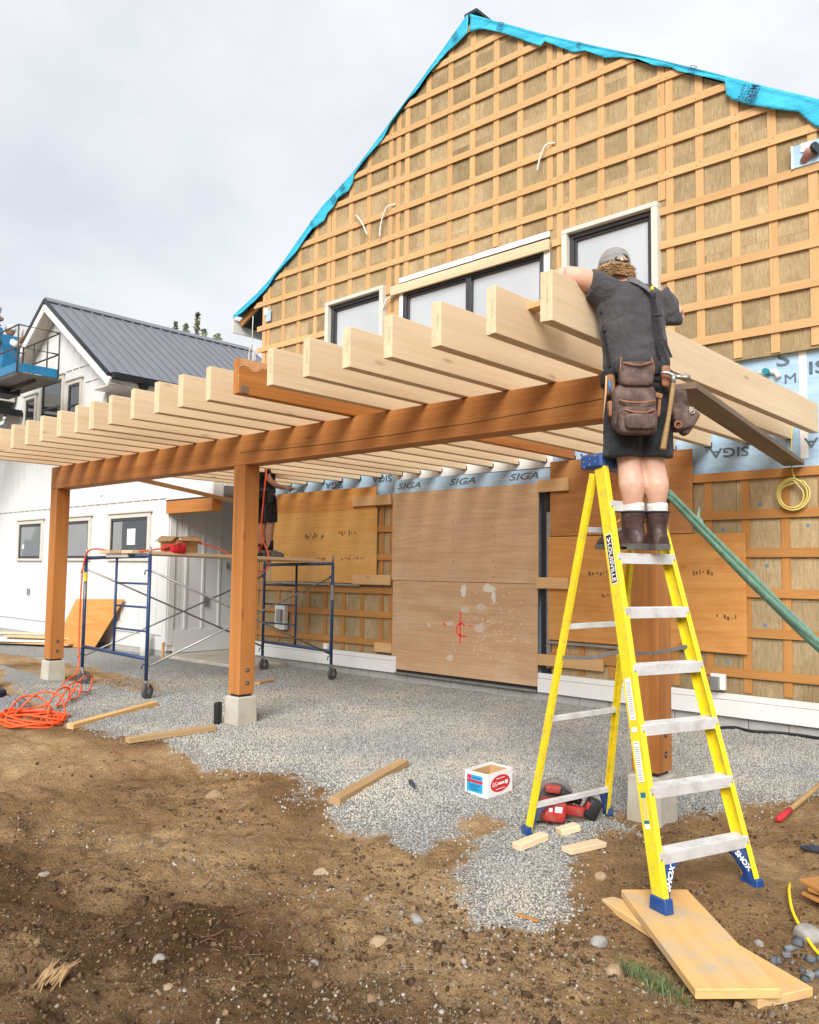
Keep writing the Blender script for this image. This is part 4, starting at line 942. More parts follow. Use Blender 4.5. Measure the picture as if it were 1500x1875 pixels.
# ---- distant conifers behind the roof
M_LEAF = plain('conifer_needles', (.24, .27, .18), .9, var=.45, vs=1.2); M_BARK = plain('bark', (.09, .065, .045), .95, var=.2)
def conifer(x, y, top, r, seed, label):
    t = thing('conifer_tree', label, 'tree', (x, y, 0), 'conifers far behind the white house'); rr = random.Random(seed)
    tube('trunk', [(x, y, -.5), (x, y, top * .6), (x, y, top)], [.35, .2, .03], M_BARK, t, 7)
    V = []; Fc = []; n = 300
    for i in range(n):
        u = rr.random() ** 1.25; z = top - u * top * .62; R = r * (.08 + u * .92) * (.75 + .35 * math.sin(z * 2.6 + seed)); a = rr.uniform(0, 6.283); q = R * rr.random() ** .6
        c = Vector((x + q * math.cos(a), y + q * math.sin(a), z - q * .28)); s = rr.uniform(.12, .34); d1 = Vector((rr.gauss(0, 1), rr.gauss(0, 1), rr.gauss(0, .6))).normalized() * s; d2 = Vector((rr.gauss(0, 1), rr.gauss(0, 1), rr.gauss(0, .6))).normalized() * s * .6
        k = len(V); V += [c - d1, c + d2, c + d1, c - d2 + Vector((0, 0, -.05))]; Fc.append((k, k + 1, k + 2, k + 3))
    link('crown', mesh(V, Fc), M_LEAF, t)
for i, (x, y, z, r, l) in enumerate(((-48.77, 20.24, 17.7, .8, 'small conifer top showing leftmost above the grey metal roof'), (-48.3, 20.7, 17.6, 1.1, 'second conifer top from the left above the grey roof'), (-47.7, 21.2, 18.35, 1.1, 'tallest conifer top above the grey metal roof'), (-47.4, 21.55, 17.25, 1.0, 'thin conifer top just right of the tallest one'), (-46.8, 22.15, 16.95, 2.2, 'rounded tree top rightmost above the grey roof'))):
    conifer(x, y, z, r, i, l)
conifer(-57.5, 12.2, 18.6, 2.6, 9, 'conifer half hidden behind the blue lift')
# ================================================================= ROLLING SCAFFOLD
sc = thing('scaffold', 'blue rolling scaffold with cross braces and wooden plank deck', 'scaffold', (-10.3, -2.05, 0))
def sframe(xa, xb, y, zt, zb, mid, rungs, wob=0.):
    # xa left post, xb right post, ladder post at mid between mid and one side
    left = tube('upright', [(xa, y, .2), (xa, y, zt)], .022, M_SCAF, sc, 10); right = tube('upright', [(xb, y, .2), (xb, y, zt)], .022, M_SCAF, sc, 10)
    tube('top_bar', [(xa, y, zt - .03), (xb, y, zt)], .024, M_SCAF, sc, 10); tube('bottom_bar', [(xa, y, zb), (xb, y, zb - .03)], .022, M_SCAF, sc, 10)
    tube('inner_upright', [(mid, y, zb - .01), (mid, y, zt - .02)], .017, M_SCAF, sc, 8)
    for z in rungs[0]: tube('rung', [(mid, y, z), (rungs[1], y, z)], .013, M_SCAF, sc, 8)
    for x in (xa, xb):
        tube('coupling_pin', [(x, y, zt), (x, y, zt + .11)], .014, M_STEEL, sc, 8); tube('stem', [(x, y, .14), (x, y, .46)], .017, M_STEEL, sc, 8)
        for z in (zt - .17, zb - .09): tube('brace_lock', [(x, y, z), (x - .01, y - .05, z - .01), (x - .01, y - .06, z - .06)], .008, M_SCAF, sc, 6)
        # caster: wheel, fork
        g = gz(x, y); cw = thing('c', None, None); bpy.data.objects.remove(cw)
        a = random.uniform(-.5, .8); ax = Vector((math.cos(a), math.sin(a), 0)); fd = Vector((-ax.y, ax.x, 0)); c = Vector((x, y, g + .085)) + fd * .03
        w = link('caster_wheel', mesh(*join_geo([tube_geo([c - ax * .022, c - ax * .018, c + ax * .018, c + ax * .022], [.068, .085, .085, .068], 20)])), M_RUB, sc)
        link('hub', mesh(*tube_geo([c - ax * .027, c + ax * .027], .03, 12)), M_STEEL, w)
        gf = [tube_geo([c + ax * s * .032, c + ax * s * .034 + Vector((0, 0, .06)) - fd * .02, Vector((x, y, g + .2)) + ax * s * .02], .008, 6) for s in (-1, 1)]
        link('fork', mesh(*join_geo(gf + [tube_geo([Vector((x, y, g + .19)), Vector((x, y, g + .22))], .032, 10)])), M_STEEL, w)
A = (-11.25, -9.61, -3.42, 1.70, .50); B = (-10.97, -9.385, -.68, 1.645, .435)
sframe(*A, -10.42, ((1.36, 1.077, .792), -9.61)); sframe(*B, -10.19, ((1.31, 1.02, .73), -10.97))
def pt(f, x, z): return (x, f[2], z)
for xa, xb in ((A[0], B[0]), (A[1], B[1])):
    tube('cross_brace', [(xa, A[2], 1.53), (xb, B[2], .36)], .0125, M_STEEL, sc, 8); tube('cross_brace', [(xa, A[2] + .03, .38), (xb, B[2], 1.46)], .0125, M_STEEL, sc, 8)
# yellow/white tape bands
link('label_band', mesh(*tube_geo([(A[0], A[2], 1.36), (A[0], A[2], 1.48)], .0245, 10)), M_YEL, sc); link('grey_sleeve', mesh(*tube_geo([(A[0], A[2], 1.13), (A[0], A[2], 1.34)], .024, 10)), M_STEEL, sc); link('grey_sleeve', mesh(*tube_geo([(B[1], B[2], 1.13), (B[1], B[2], 1.34)], .024, 10)), M_STEEL, sc)
for i, x in enumerate((-10.62, -10.33, -10.04)):
    p = board('deck_plank', (x, -3.5, 1.748), (x + .03, -.50, 1.69), .04, .27, M_PALEW if i != 1 else M_LUM, sc)
box('plank_hook', (.55, .05, .05), (-10.35, -3.44, 1.705), M_ALU, sc); lb = box('deck_label', (.28, .004, .03), (-10.2, -.502, 1.69), M_YEL, sc, k=.0005)
# orange extension cord: coil on the ground, up over the scaffold and across the deck
cw = []
r_ = random.Random(4)
for k in range(9):
    a0 = r_.uniform(0, 6.28); ex = .38 * r_.uniform(.55, 1.0); ey = .30 * r_.uniform(.6, 1.05); cx = -9.28 + r_.uniform(-.12, .12); cy = -4.92 + r_.uniform(-.08, .08)
    dx, dy = Vector((.80, .60)), Vector((-.60, .80))
    for j in range(7):
        a = a0 * .15 + 2 * math.pi * j / 7; p = Vector((cx, cy)) + dx * ex * math.cos(a) + dy * ey * math.sin(a); cw.append((p.x, p.y, gz(p.x, p.y) + .02 + .012 * k * r_.random() + (.16 if (k in (2, 6) and j in (1, 2)) else 0)))
for k in range(3):
    bx = -9.75 - .33 * k; by = -4.42 + .30 * k; g0 = gz(bx, by)
    cw += [(bx + .15, by - .2, g0 + .03), (bx, by, g0 + .20), (bx - .25, by + .25, g0 + .17), (bx - .1, by + .15, g0 + .03), (bx + .1, by - .05, g0 + .05)]
cw += [(-10.75, -3.9, .10), (-10.95, -3.62, .22), (-11.20, -3.50, .5), (-11.27, -3.47, 1.0), (-11.24, -3.47, 1.5), (-11.15, -3.46, 1.74), (-10.9, -3.46, 1.79), (-10.4, -3.44, 1.75), (-9.9, -3.40, 1.755), (-9.66, -3.2, 1.80), (-9.85, -2.9, 1.86), (-10.1, -2.6, 1.90), (-10.05, -2.3, 1.86), (-9.98, -2.0, 1.74), (-9.90, -1.8, 1.60), (-9.86, -1.6, 1.52), (-9.9, -1.45, 1.56), (-10.0, -1.35, 1.74), (-10.14, -1.38, 2.05), (-10.1, -1.40, 2.4), (-10.02, -1.42, 2.85), (-10.0, -1.4, 3.2)]
c = tube('extension_cord', cw, .0105, M_ORANGE, None, 6, n=5); tag(c, 'orange extension cord coiled on the ground and running up over the scaffold', 'cord')
# cardboard box with a red pack on the deck
cb = thing('cardboard_box', 'open brown cardboard box on the scaffold deck', 'box', (-10.25, -2.55, 1.735)); bx, by, bz = -10.28, -2.62, 1.735
for (dx, dy, sx, sy) in ((0, -.15, .42, .006), (0, .15, .42, .006), (-.21, 0, .006, .29), (.21, 0, .006, .29)): box('side', (sx, sy, .18), (bx + dx, by + dy, bz + .095), M_CARD, cb, k=.001)
for (dx, dy, rx, ax, sx, sy) in ((0, -.20, .7, 'X', .40, .10), (0, .19, -1.0, 'X', .40, .11), (.265, 0, .5, 'Y', .11, .28), (-.255, 0, -.9, 'Y', .11, .28)): box('flap', (sx, sy, .005), (bx + dx, by + dy, bz + .20), M_CARD, cb, rot=Matrix.Rotation(rx, 4, ax), k=.001)
box('base', (.41, .29, .006), (bx, by, bz + .004), M_CARD, cb, k=.001)
rp = thing('red_pack', 'red plastic pack in front of the cardboard box on the deck', 'pack', (-10.02, -2.86, 1.735)); v, f = box_geo(.15, .1, .055, .03); v = [(a * (1 + .12 * math.sin(9 * b + 5 * c)), b * (1 + .1 * math.cos(11 * a)), c * (1 + .15 * math.sin(17 * a + 3 * b))) for a, b, c in v]
link('bag', mesh(v, f, True), M_RED, rp, Matrix.Translation((-10.02, -2.86, 1.80))); box('label', (.12, .004, .05), (-10.0, -2.966, 1.80), M_DARK, rp, k=.001)
# ================================================================= STEPLADDER
lad = thing('stepladder', 'yellow fibreglass stepladder with aluminium steps under the worker', 'ladder', (-2.35, -4.43, 0))
LC0 = Vector((-2.3684, -4.4234, .1759)); LD = Vector((-.074, .0241, .2946)); LT = 1.2406; LL = Vector((math.cos(LT), math.sin(LT), 0)); LW, LDW = .3094, -.0199
def lpt(n, s, off=0.): return LC0 + LD * n + LL * s * (LW + LDW * n + off)
LE = LD.normalized().cross(LL).normalized(); LE = LE if LE.dot(Vector((1, -.3, 0))) > 0 else -LE      # towards the climber
def channel(a, b, out, dep, web, fl, th, mat, name, par):
    """C section rail from a to b; 'out' outward side, 'dep' depth direction"""
    a = Vector(a); b = Vector(b); x = (b - a).normalized(); L = (b - a).length; out = (out - x * out.dot(x)).normalized(); dep = x.cross(out) if x.cross(out).dot(dep) > 0 else -x.cross(out)
    M = Matrix((x, out, dep)).transposed().to_4x4(); M.translation = (a + b) / 2
    if M.determinant() < 0:
        M = Matrix((x, out, -dep)).transposed().to_4x4(); M.translation = (a + b) / 2
    g = [((L, th, web), M @ Matrix.Translation((0, -th / 2, 0)))]
    for s in (-1, 1): g.append(((L - .001, fl, th), M @ Matrix.Translation((0, -th - fl / 2, s * (web / 2 - th / 2)))))
    V, Fc = bm_boxes(g, .0012)
    Mi = frame(x, dep); Mi.translation = (a + b) / 2; Mv = Mi.inverted()
    return link(name, mesh([tuple(Mv @ Vector(v)) for v in V], Fc), mat, par, Mi)
NB = -.70
for s in (-1, 1):
    a = lpt(NB + (.04 if s < 0 else .02), s, .012); b = lpt(6.75, s, .012)
    rail = channel(a, b, LL * s, LE, .082, .028, .006, M_YEL, 'front_rail', lad)
    # boot
    c = lpt(NB + (.04 if s < 0 else .02), s, -.004); fm = frame(LL, (0, 0, 1)); V, Fc = box_geo(.028, .052, .035, .006); V = [(x, y - .012 * (z < 0) + (.012 if (z < 0 and y > 0) else 0) - .1 * z, z) for x, y, z in V]
    link('foot', mesh(V, Fc), M_BLUEP, lad, Matrix.Translation(c - Vector((0, 0, .012))) @ fm)
    # gusset brace under the first step
    top = lpt(-.07, s, .002); P = [(0, 0), (-.155, 0), (-.13, -.012), (-.085, -.05), (-.05, -.11), (-.03, -.15), (-.02, -.19), (0, -.19)]
    X = LL * s; U = LD.normalized(); N = X.cross(U); Mg = Matrix((X, N, U)).transposed().to_4x4() if True else None
    V, Fc = prism_geo(P, -.016, .016); Mx = Matrix((X, -N if False else N, U)).transposed().to_4x4(); Mx.translation = top + LE * .012 - X * .006
    if Mx.determinant() < 0: Fc = [f[::-1] for f in Fc]
    gs = link('corner_brace', mesh([tuple(Mx @ Vector(v)) for v in V], Fc), M_BLUEP, lad)
    cdir = (U * .75 + X * .45 * (1 if s < 0 else 1)).normalized()
    if s < 0: text('SHOX', top - X * .052 - U * .085 + LE * .0305, (-X * .42 + U * .75), (-X * -.75 * -1 + U * .42) if False else (X * .75 + U * .42), .13, M_PAPER, gs, .030)
    else: text('SHOX', top - X * .058 - U * .075 + LE * .0305, (X * .45 - U * .62), (X * .62 + U * .45), .13, M_PAPER, gs, .030)
# steps
for n in range(7):
    hw = LW + LDW * n + .004; c = LC0 + LD * n
    g = [((2 * hw, .004, .052), Matrix.Translation((0, -.043, -.005))), ((2 * hw, .088, .004), Matrix.Translation((0, 0, .023))), ((2 * hw, .004, .052), Matrix.Translation((0, .043, -.005)))]
    for k in range(5): g.append(((2 * hw - .01, .006, .003), Matrix.Translation((0, -.034 + .017 * k, .0262))))
    st = link('step', mesh(*bm_boxes(g, .001)), M_ALU, lad, Matrix.Translation(c + Vector((0, 0, .0))) @ frame(LL, (0, 0, 1)))
    for s in (-1, 1):
        for k in (-1, 1): link('rivet', mesh(*tube_geo([lpt(n, s, -.005) + LE * .041 + LD.normalized() * (.013 * k - .004), lpt(n, s, -.005) + LE * .0445 + LD.normalized() * (.013 * k - .004)], .0055, 8)), M_STEEL, st)
# rear rails
RF = {-1: Vector((-3.505, -4.318, .0)), 1: Vector((-3.316, -3.674, .0))}
RT = {s: LC0 + LD * 6.72 + LL * s * .185 - LE * .07 for s in (-1, 1)}
rp = lambda s, t: RT[s].lerp(RF[s], t)
for s in (-1, 1):
    rd = (RF[s] - RT[s]).normalized(); RF[s].z = gz(RF[s].x, RF[s].y) + .02
    channel(RF[s], RT[s], LL * s, rd.cross(LL), .042, .022, .005, M_YEL, 'rear_rail', lad)
    V, Fc = box_geo(.02, .032, .028, .005); link('foot', mesh(V, Fc), M_BLUEP, lad, Matrix.Translation(RF[s] + Vector((0, 0, .008))) @ frame(LL, (0, 0, 1)))
    U = -rd; X = LL * s; N = X.cross(U); Mx = Matrix((X, N, U)).transposed().to_4x4(); Mx.translation = rp(s, .93) - X * .004
    V, Fc = prism_geo([(0, 0), (-.11, 0), (-.07, -.03), (-.045, -.08), (-.03, -.15), (0, -.15)], -.012, .012)
    if Mx.determinant() < 0: Fc = [f[::-1] for f in Fc]
    link('corner_brace', mesh([tuple(Mx @ Vector(v)) for v in V], Fc), M_BLUEP, lad)
for t in (.15, .415, .675, .925):
    a, b = rp(-1, t), rp(1, t); board('rear_bar', a + LL * .003, b - LL * .003, .034, .028, M_ALU, lad)
# spreaders
for s in (-1, 1):
    a = lpt(3.35, s, -.02 * s * s); b = rp(s, .50); m = (a + b) / 2 - Vector((0, 0, .025)); off = LL * s * -.012
    board('spreader', a + off, m + off, .022, .004, M_STEEL, lad); board('spreader', m + off * 2, b + off, .022, .004, M_STEEL, lad)
# cap
capc = LC0 + LD * 6.93 - LE * .045
cp = link('top_cap', mesh(*join_geo([box_geo(.205, .092, .042, .012)])), M_BLUEP, lad, Matrix.Translation(capc) @ frame(LL, (0, 0, 1)))
for s in (-1, 1):
    for i in range(2):
        for j in range(3): link('rivet', mesh(*tube_geo([capc + LL * s * .204 + LE * (-.05 + .05 * j) + Vector((0, 0, -.018 + .032 * i)), capc + LL * s * .209 + LE * (-.05 + .05 * j) + Vector((0, 0, -.018 + .032 * i))], .006, 8)), M_STEEL, cp)
# labels on the near rail
def rail_label(n0, n1, w, mat, name='label', off=.0125, shift=0.):
    a = lpt(n0, -1, off); b = lpt(n1, -1, off); return board(name, a + LE * shift, b + LE * shift, w, .0012, mat, lad, up=LE, k=.0004)
rb = rail_label(4.52, 5.45, .046, M_PAPER, off=.0128); rail_label(4.54, 5.43, .040, M_DARK, off=.0136)
text('LOUISVILLE', lpt(4.92, -1, .0152), lpt(4., -1) - lpt(5., -1), LE, .215, M_PAPER, rb, .026); [board('logo_stroke', lpt(5.29, -1, .0150), lpt(5.38, -1, .0150) + LE * .012 * k_, .007, .001, M_PAPER, rb, up=LE, k=.0003) for k_ in (-1, 1)]
ln = plain('fine_print', (.35, .36, .38), .7, var=.3, vs=80)
for n0, n1 in ((2.15, 2.85), (1.15, 1.80)):
    q = rail_label(n0, n1, .042, M_PAPER, shift=-.004, off=.0128)
    g = []
    k = n0 + .04
    while k < n1 - .03:
        c = lpt(k, -1, .0134) - LE * .004; g.append(((.005, .0008, .032), Matrix.Translation(c) @ frame(LD, LE))); k += .035 if random.random() < .8 else .06
    link('fine_print', mesh(*bm_boxes(g, .0001)), ln, q)
rail_label(1.95, 2.03, .04, M_PAPER, shift=-.004, off=.0128); q = rail_label(.42, .98, .034, M_YCORD, shift=-.004, off=.0128); rail_label(.90, .985, .036, plain('teal_label', (.01, .17, .22), .5), shift=-.004, off=.0136); rail_label(.50, .55, .036, plain('teal_label2', (.01, .17, .22), .5), shift=-.004, off=.0136); rail_label(.42, .49, .034, M_PAPER, shift=-.004, off=.0138)
# ================================================================= PEOPLE
def skinmat(name, col):
    t = NT(name); v = t.coords(rnd=False); c = t.ramp(t.noise(v, 14, 5), [(.3, mul(col, .86)), (.7, mul(col, 1.08))]); c = t.mix(t.ramp(t.noise(v, 3, 2), [(.45, (0, 0, 0)), (.7, (.5, .5, .5))]), c, (col[0] * 1.02, col[1] * .78, col[2] * .7))
    t.set(Base_Color=c, Roughness=.5, Subsurface_Weight=.12, Subsurface_Radius=(.02, .008, .004), Subsurface_Scale=.3, Specular_IOR_Level=.35); t.bump(t.noise(v, 260, 3), .08, .001); return t.m
def cloth(name, col, wr=.6, var=.2, fade=None, scale=7.):
    t = NT(name); v = t.coords(rnd=False); c = t.ramp(t.noise(v, 9, 6, .6), [(.3, mul(col, 1 - var)), (.7, mul(col, 1 + var))])
    if fade: c = t.mix(t.ramp(t.noise(v, 11, 8, .75), [(.52, (0, 0, 0)), (.75, (.8, .8, .8))]), c, fade)
    t.set(Base_Color=c, Roughness=.9, Specular_IOR_Level=.15, Sheen_Weight=.12, Sheen_Roughness=.5)
    mp = t.n('Mapping'); mp.inputs['Scale'].default_value = (1.3, 1.3, .8); mp.inputs['Rotation'].default_value = (.3, .5, .2); t.l(v, mp.inputs['Vector'])
    t.bump(t.noise(mp.outputs[0], scale, 3, .45, 2.6), wr, .06); t.bump(t.noise(v, 420, 2), .15, .001); return t.m
M_SKIN = skinmat('skin', (.62, .37, .27)); M_SKIN2 = skinmat('tanned_skin', (.36, .19, .12))
M_SHIRT = cloth('charcoal_cotton', (.062, .059, .062), .42); M_SHORT = cloth('black_canvas', (.026, .028, .032), .4, fade=(.055, .06, .068)); M_SHORT2 = cloth('black_work_shorts', (.014, .013, .014), .8)
M_SOCK = cloth('white_sock', (.62, .60, .58), .3, scale=30); M_SOCKB = cloth('black_sock', (.015, .015, .016), .3)
M_BOOT = plain('dark_brown_leather', (.052, .026, .024), .48, var=.35, vs=18, bump=.4, bs=50, dirt=(.085, .055, .045), dirts=18); M_SOLE = plain('worn_rubber_sole', (.085, .078, .07), .85, var=.3, vs=25, bump=.5, bs=80)
M_SHOE = plain('grey_trail_shoe', (.10, .09, .075), .85, var=.35, vs=30, bump=.4); M_POUCH = plain('brown_oiled_leather', (.10, .064, .056), .8, var=.5, vs=14, bump=.9, bs=26, dirt=(.19, .145, .12), dirts=20, spec=.2)
M_TANL = plain('tan_leather_edge', (.27, .115, .055), .7, var=.35, vs=20); M_CAP = cloth('grey_cap', (.27, .25, .24), .35, scale=12); M_BELT = plain('black_webbing', (.02, .02, .022), .7, var=.2, vs=40, bump=.4, bs=200)
M_HAIR = plain('fair_hair', (.44, .28, .135), .55, var=.35, vs=30); M_HICK = wood('hickory_handle', (.40, .27, .12), (.30, .19, .075), knots=0.); M_WCLOTH = cloth('white_overall', (.74, .75, .78), .7)
def ell(c, rx, ry, tilt=None, n=18, sq=1.):
    """ring round c: rx along local x, ry along local y; tilt = matrix"""
    out = []
    for k in range(n):
        a = 2 * math.pi * k / n; ca, sa = math.cos(a), math.sin(a); p = Vector((rx * abs(ca) ** sq * (1 if ca > 0 else -1), ry * abs(sa) ** sq * (1 if sa > 0 else -1), 0))
        out.append(Vector(c) + (tilt @ p if tilt is not None else p))
    return out
def loft(rings):
    n = len(rings[0]); V = [p for r in rings for p in r]; Fc = [(i * n + k, i * n + (k + 1) % n, (i + 1) * n + (k + 1) % n, (i + 1) * n + k) for i in range(len(rings) - 1) for k in range(n)]
    Fc += [tuple(range(n))[::-1], tuple((len(rings) - 1) * n + k for k in range(n))]; return V, Fc
def limb(P, R, n=14, sm=4):
    Q = crom(P, sm); t = [i / sm for i in range(len(Q))]; r = [float(np.interp(x, range(len(R)), R)) for x in t]; return tube_geo(Q, r, n)
def blob(c, r, n=10):
    rx, ry, rz = r if isinstance(r, tuple) else (r, r, r); rings = []
    for i in range(n + 1):
        a = -math.pi / 2 + math.pi * i / n; k = max(math.cos(a), .04); rings.append(ell((c[0], c[1], c[2] + rz * math.sin(a)), rx * k, ry * k))
    return loft(rings)
def pillow(size, n=10, sq=.45):
    a, b, c = [s / 2 for s in size]; rings = []
    for i in range(n + 1):
        t = -math.pi / 2 + math.pi * i / n; st = math.sin(t); ct = max(math.cos(t), .02); rings.append(ell((0, 0, c * abs(st) ** sq * (1 if st > 0 else -1)), a * ct ** sq, b * ct ** sq, None, 20, sq))
    return loft(rings)
class Fig:
    def __init__(s, root, O, right, fwd):
        s.root = root; s.M = Matrix((Vector(right), Vector(fwd), Vector((0, 0, 1)))).transposed().to_4x4(); s.M.translation = Vector(O)
    def add(s, name, geos, mat, par=None, vox=0., smooth=True, it=6):
        o = link(name, mesh(*join_geo(geos), smooth), mat, par or s.root, s.M)
        if vox:
            m = o.modifiers.new('remesh', 'REMESH'); m.mode = 'VOXEL'; m.voxel_size = vox; m.use_smooth_shade = True
            q = o.modifiers.new('smooth', 'SMOOTH'); q.factor = .6; q.iterations = it
        return o
    def pil(s, name, size, c, rot, mat, par=None, sq=.45):
        v, f = pillow(size, 10, sq); M = Matrix.Translation(c) @ rot; return s.add(name, [([M @ Vector(p) for p in v], f)], mat, par)
def finger(base, d1, bend, L, r): 
    b = Vector(base); d = Vector(d1).normalized(); bd = Vector(bend).normalized(); p1 = b + d * L * .45; d2 = (d + bd * .55).normalized(); p2 = p1 + d2 * L * .32; d3 = (d + bd * 1.3).normalized()
    return tube_geo([b, p1, p2, p2 + d3 * L * .23], [r, r * .95, r * .85, r * .6], 8)
def hand(w, d, palm, side, L=.17):
    """w wrist, d pointing direction, palm normal (towards what is held), side = thumb side"""
    w = Vector(w); d = Vector(d).normalized(); pn = Vector(palm).normalized(); sd = d.cross(pn) * side; g = []
    M = Matrix((d, sd, pn)).transposed().to_4x4(); M.translation = w + d * .05; v, f = pillow((.105, .085, .03), 8, .6); f = f if M.determinant() > 0 else [q[::-1] for q in f]; g.append(([M @ Vector(p) for p in v], f))
    for i, k in enumerate((.95, 1.05, .98, .78)): g.append(finger(w + d * .092 + sd * (.030 - .0205 * i), d, pn, .085 * k, .0092))
    g.append(finger(w + d * .03 + sd * .036, d * .6 + sd * .7, pn, .065, .0105)); return g
R0 = Vector((.7316, .6818, 0)); F0 = Vector((-.6818, .7316, 0))
# ---------------------------------------------------------------- worker on the ladder
man = thing('person', 'worker in charcoal T-shirt, shorts and boots standing on the ladder leaning over a joist', 'person', (-2.74, -4.30, 1.69))
S = .003085
OZ = 1.676
F = Fig(man, (-2.725, -4.315, OZ), R0, F0)
def q(px, py, y=0.): return ((px - 1172) * S, y, (1007 - py) * S)
# body: one continuous skin
body = [limb([q(1140, 705), q(1146, 780, .01), q(1149, 838, .015), q(1151, 882, -.018), q(1155, 922, .0), q(1156, 938, .0)], [.10, .088, .066, .073, .050, .042]),
        limb([q(1188, 705), q(1192, 780, .01), q(1193, 838, .015), q(1196, 882, -.018), q(1198, 922, .0), q(1199, 938, .0)], [.10, .086, .064, .070, .048, .042]),
        loft([ell(q(1162, 720), .165, .12), ell(q(1162, 670), .165, .115), ell(q(1158, 600, .02), .17, .11), ell(q(1156, 545, .03), .175, .115), ell(q(1155, 512, .05), .15, .09), ell(q(1150, 500, .07), .07, .065)]),
        limb([q(1150, 508, .06), q(1140, 490, .085), q(1133, 478, .10)], [.062, .058, .058]),
        blob(q(1131, 464, .115), (.078, .098, .112)),
        limb([q(1112, 518, .03), q(1085, 504, .015), q(1052, 496, -.01), q(1028, 491, -.01)], [.075, .068, .060, .052]),
        limb([q(1028, 491, -.01), q(1027, 493, .08), q(1034, 502, .20), q(1042, 510, .27)], [.050, .048, .038, .029]),
        limb([q(1213, 522, .05), q(1230, 548, .04), q(1243, 562, .04)], [.072, .06, .052]),
        limb([q(1243, 562, .04), q(1240, 552, .18), q(1222, 520, .30)], [.046, .042, .03])]
body += hand(q(1042, 510, .27), (.35, .8, -.1), (.1, -.1, -1), 1) + hand(q(1222, 520, .30), (-.35, .7, .1), (0, .2, -1), -1)
body.append(blob(q(1131, 462, .215), (.016, .024, .022), 6)); body += [blob((q(1131, 466)[0] + sx * .079, .115, q(1131, 466)[2]), (.012, .022, .032), 6) for sx in (-1, 1)]
F.add('body', body, M_SKIN, None, .0085)
# shirt
sh = [loft([ell(q(1163, 668, .005), .188, .135), ell(q(1163, 655, .005), .192, .14), ell(q(1160, 620, .01), .186, .132), ell(q(1157, 580, .02), .190, .128), ell(q(1156, 548, .03), .196, .130), ell(q(1156, 522, .045), .200, .115), ell(q(1153, 506, .06), .150, .085), ell(q(1149, 499, .07), .078, .070)]),
      limb([q(1120, 526, .035), q(1100, 514, .025), q(1086, 507, .012), q(1075, 505, .008)], [.100, .094, .088, .084]), limb([q(1205, 528, .05), q(1221, 543, .05), q(1231, 566, .055), q(1232, 576, .06)], [.092, .082, .073, .070])]
shirt = F.add('shirt', sh, M_SHIRT, None, .0085, it=3)
dt = bpy.data.textures.new('folds', 'CLOUDS'); dt.noise_scale = .14; dt.noise_depth = 2
dm = shirt.modifiers.new('folds', 'DISPLACE'); dm.texture = dt; dm.strength = .016; dm.mid_level = .5
def rim(c, rx, ry, tilt, r, mat, par): F.add('hem', [tube_geo(ell(c, rx, ry, tilt, 26), r, 6, True)], mat, par)
# shorts
so = [loft([ell(q(1163, 712), .192, .145), ell(q(1163, 690), .192, .145), ell(q(1163, 658), .186, .138)]), limb([q(1139, 705), q(1137, 740), q(1137, 790), q(1137, 831, .005)], [.112, .112, .110, .113], 18), limb([q(1189, 705), q(1193, 740), q(1196, 790), q(1196, 831, .005)], [.112, .108, .102, .100], 18)]
shorts = F.add('shorts', so, M_SHORT, None, .0085, it=3); dm = shorts.modifiers.new('folds', 'DISPLACE'); dm.texture = dt; dm.strength = .010
# socks and boots
def boot(px, turn, toe=.20, par=None):
    a = Vector(q(px, 1000, .0)); d = Vector((math.sin(turn), math.cos(turn), 0)); n = Vector((d.y, -d.x, 0)); T = Matrix((n, d, Vector((0, 0, 1)))).transposed()
    z0 = .012
    up = [loft([ell(a + Vector((0, 0, z)) + d * f, rx, ry, T) for z, f, rx, ry in ((.03, .0, .055, .066), (.07, .0, .053, .064), (.11, .005, .053, .063), (.14, .008, .057, .064), (.17, .004, .062, .066), (.205, -.002, .066, .068), (.213, -.002, .064, .066))]),
          loft([[a + d * f + n * (w * math.cos(t)) + Vector((0, 0, .028 + h * max(0, math.sin(t)))) for t in [2 * math.pi * k / 18 for k in range(18)]] for f, w, h in ((-.072, .034, .055), (-.052, .050, .085), (.0, .055, .11), (.06, .056, .095), (.11, .058, .074), (.16, .058, .066), (.205, .050, .055), (.232, .030, .035))])]
    b = F.add('boot', up, M_BOOT, None, .006, it=4)
    sole = []
    for f0, f1, zt, zb in ((-.072, .01, .034, -.002), (.008, .06, .034, .016), (.055, .23, .032, .004)):
        w = lambda f: .044 + .018 * math.sin(min(1, max(0, (f + .07) / .3)) * math.pi); P = [(f0, -w(f0)), (f0, w(f0)), ((f0 + f1) / 2, w((f0 + f1) / 2)), (f1, w(f1)), (f1, -w(f1)), ((f0 + f1) / 2, -w((f0 + f1) / 2))]
        V = [a * 1 + d * f + n * s_ + Vector((0, 0, z)) for z in (zb, zt) for f, s_ in P]; sole.append((V, [tuple(range(6)), tuple(range(11, 5, -1))] + [(i, i + 6, (i + 1) % 6 + 6, (i + 1) % 6) for i in range(6)]))
    F.add('sole', sole, M_SOLE, b, 0, False); 
    F.add('collar', [tube_geo(ell(a + Vector((0, 0, .211)), .064, .067, T, 20), .007, 6, True)], M_BELT, b)
    lac = [tube_geo(crom([a + d * .060 + n * sx * .02 + Vector((0, 0, .20)), a + d * .085 + n * sx * .05 + Vector((0, 0, .19)), a + d * .09 + n * sx * .055 + Vector((0, 0, .15)), a + d * .07 + n * sx * .03 + Vector((0, 0, .17))], 4), .0028, 5) for sx in (-1, 1)]
    tag(F.add('laces', lac, M_YCORD, b), kind='stuff'); return b
boot(1156, -.75); boot(1199, -.12)
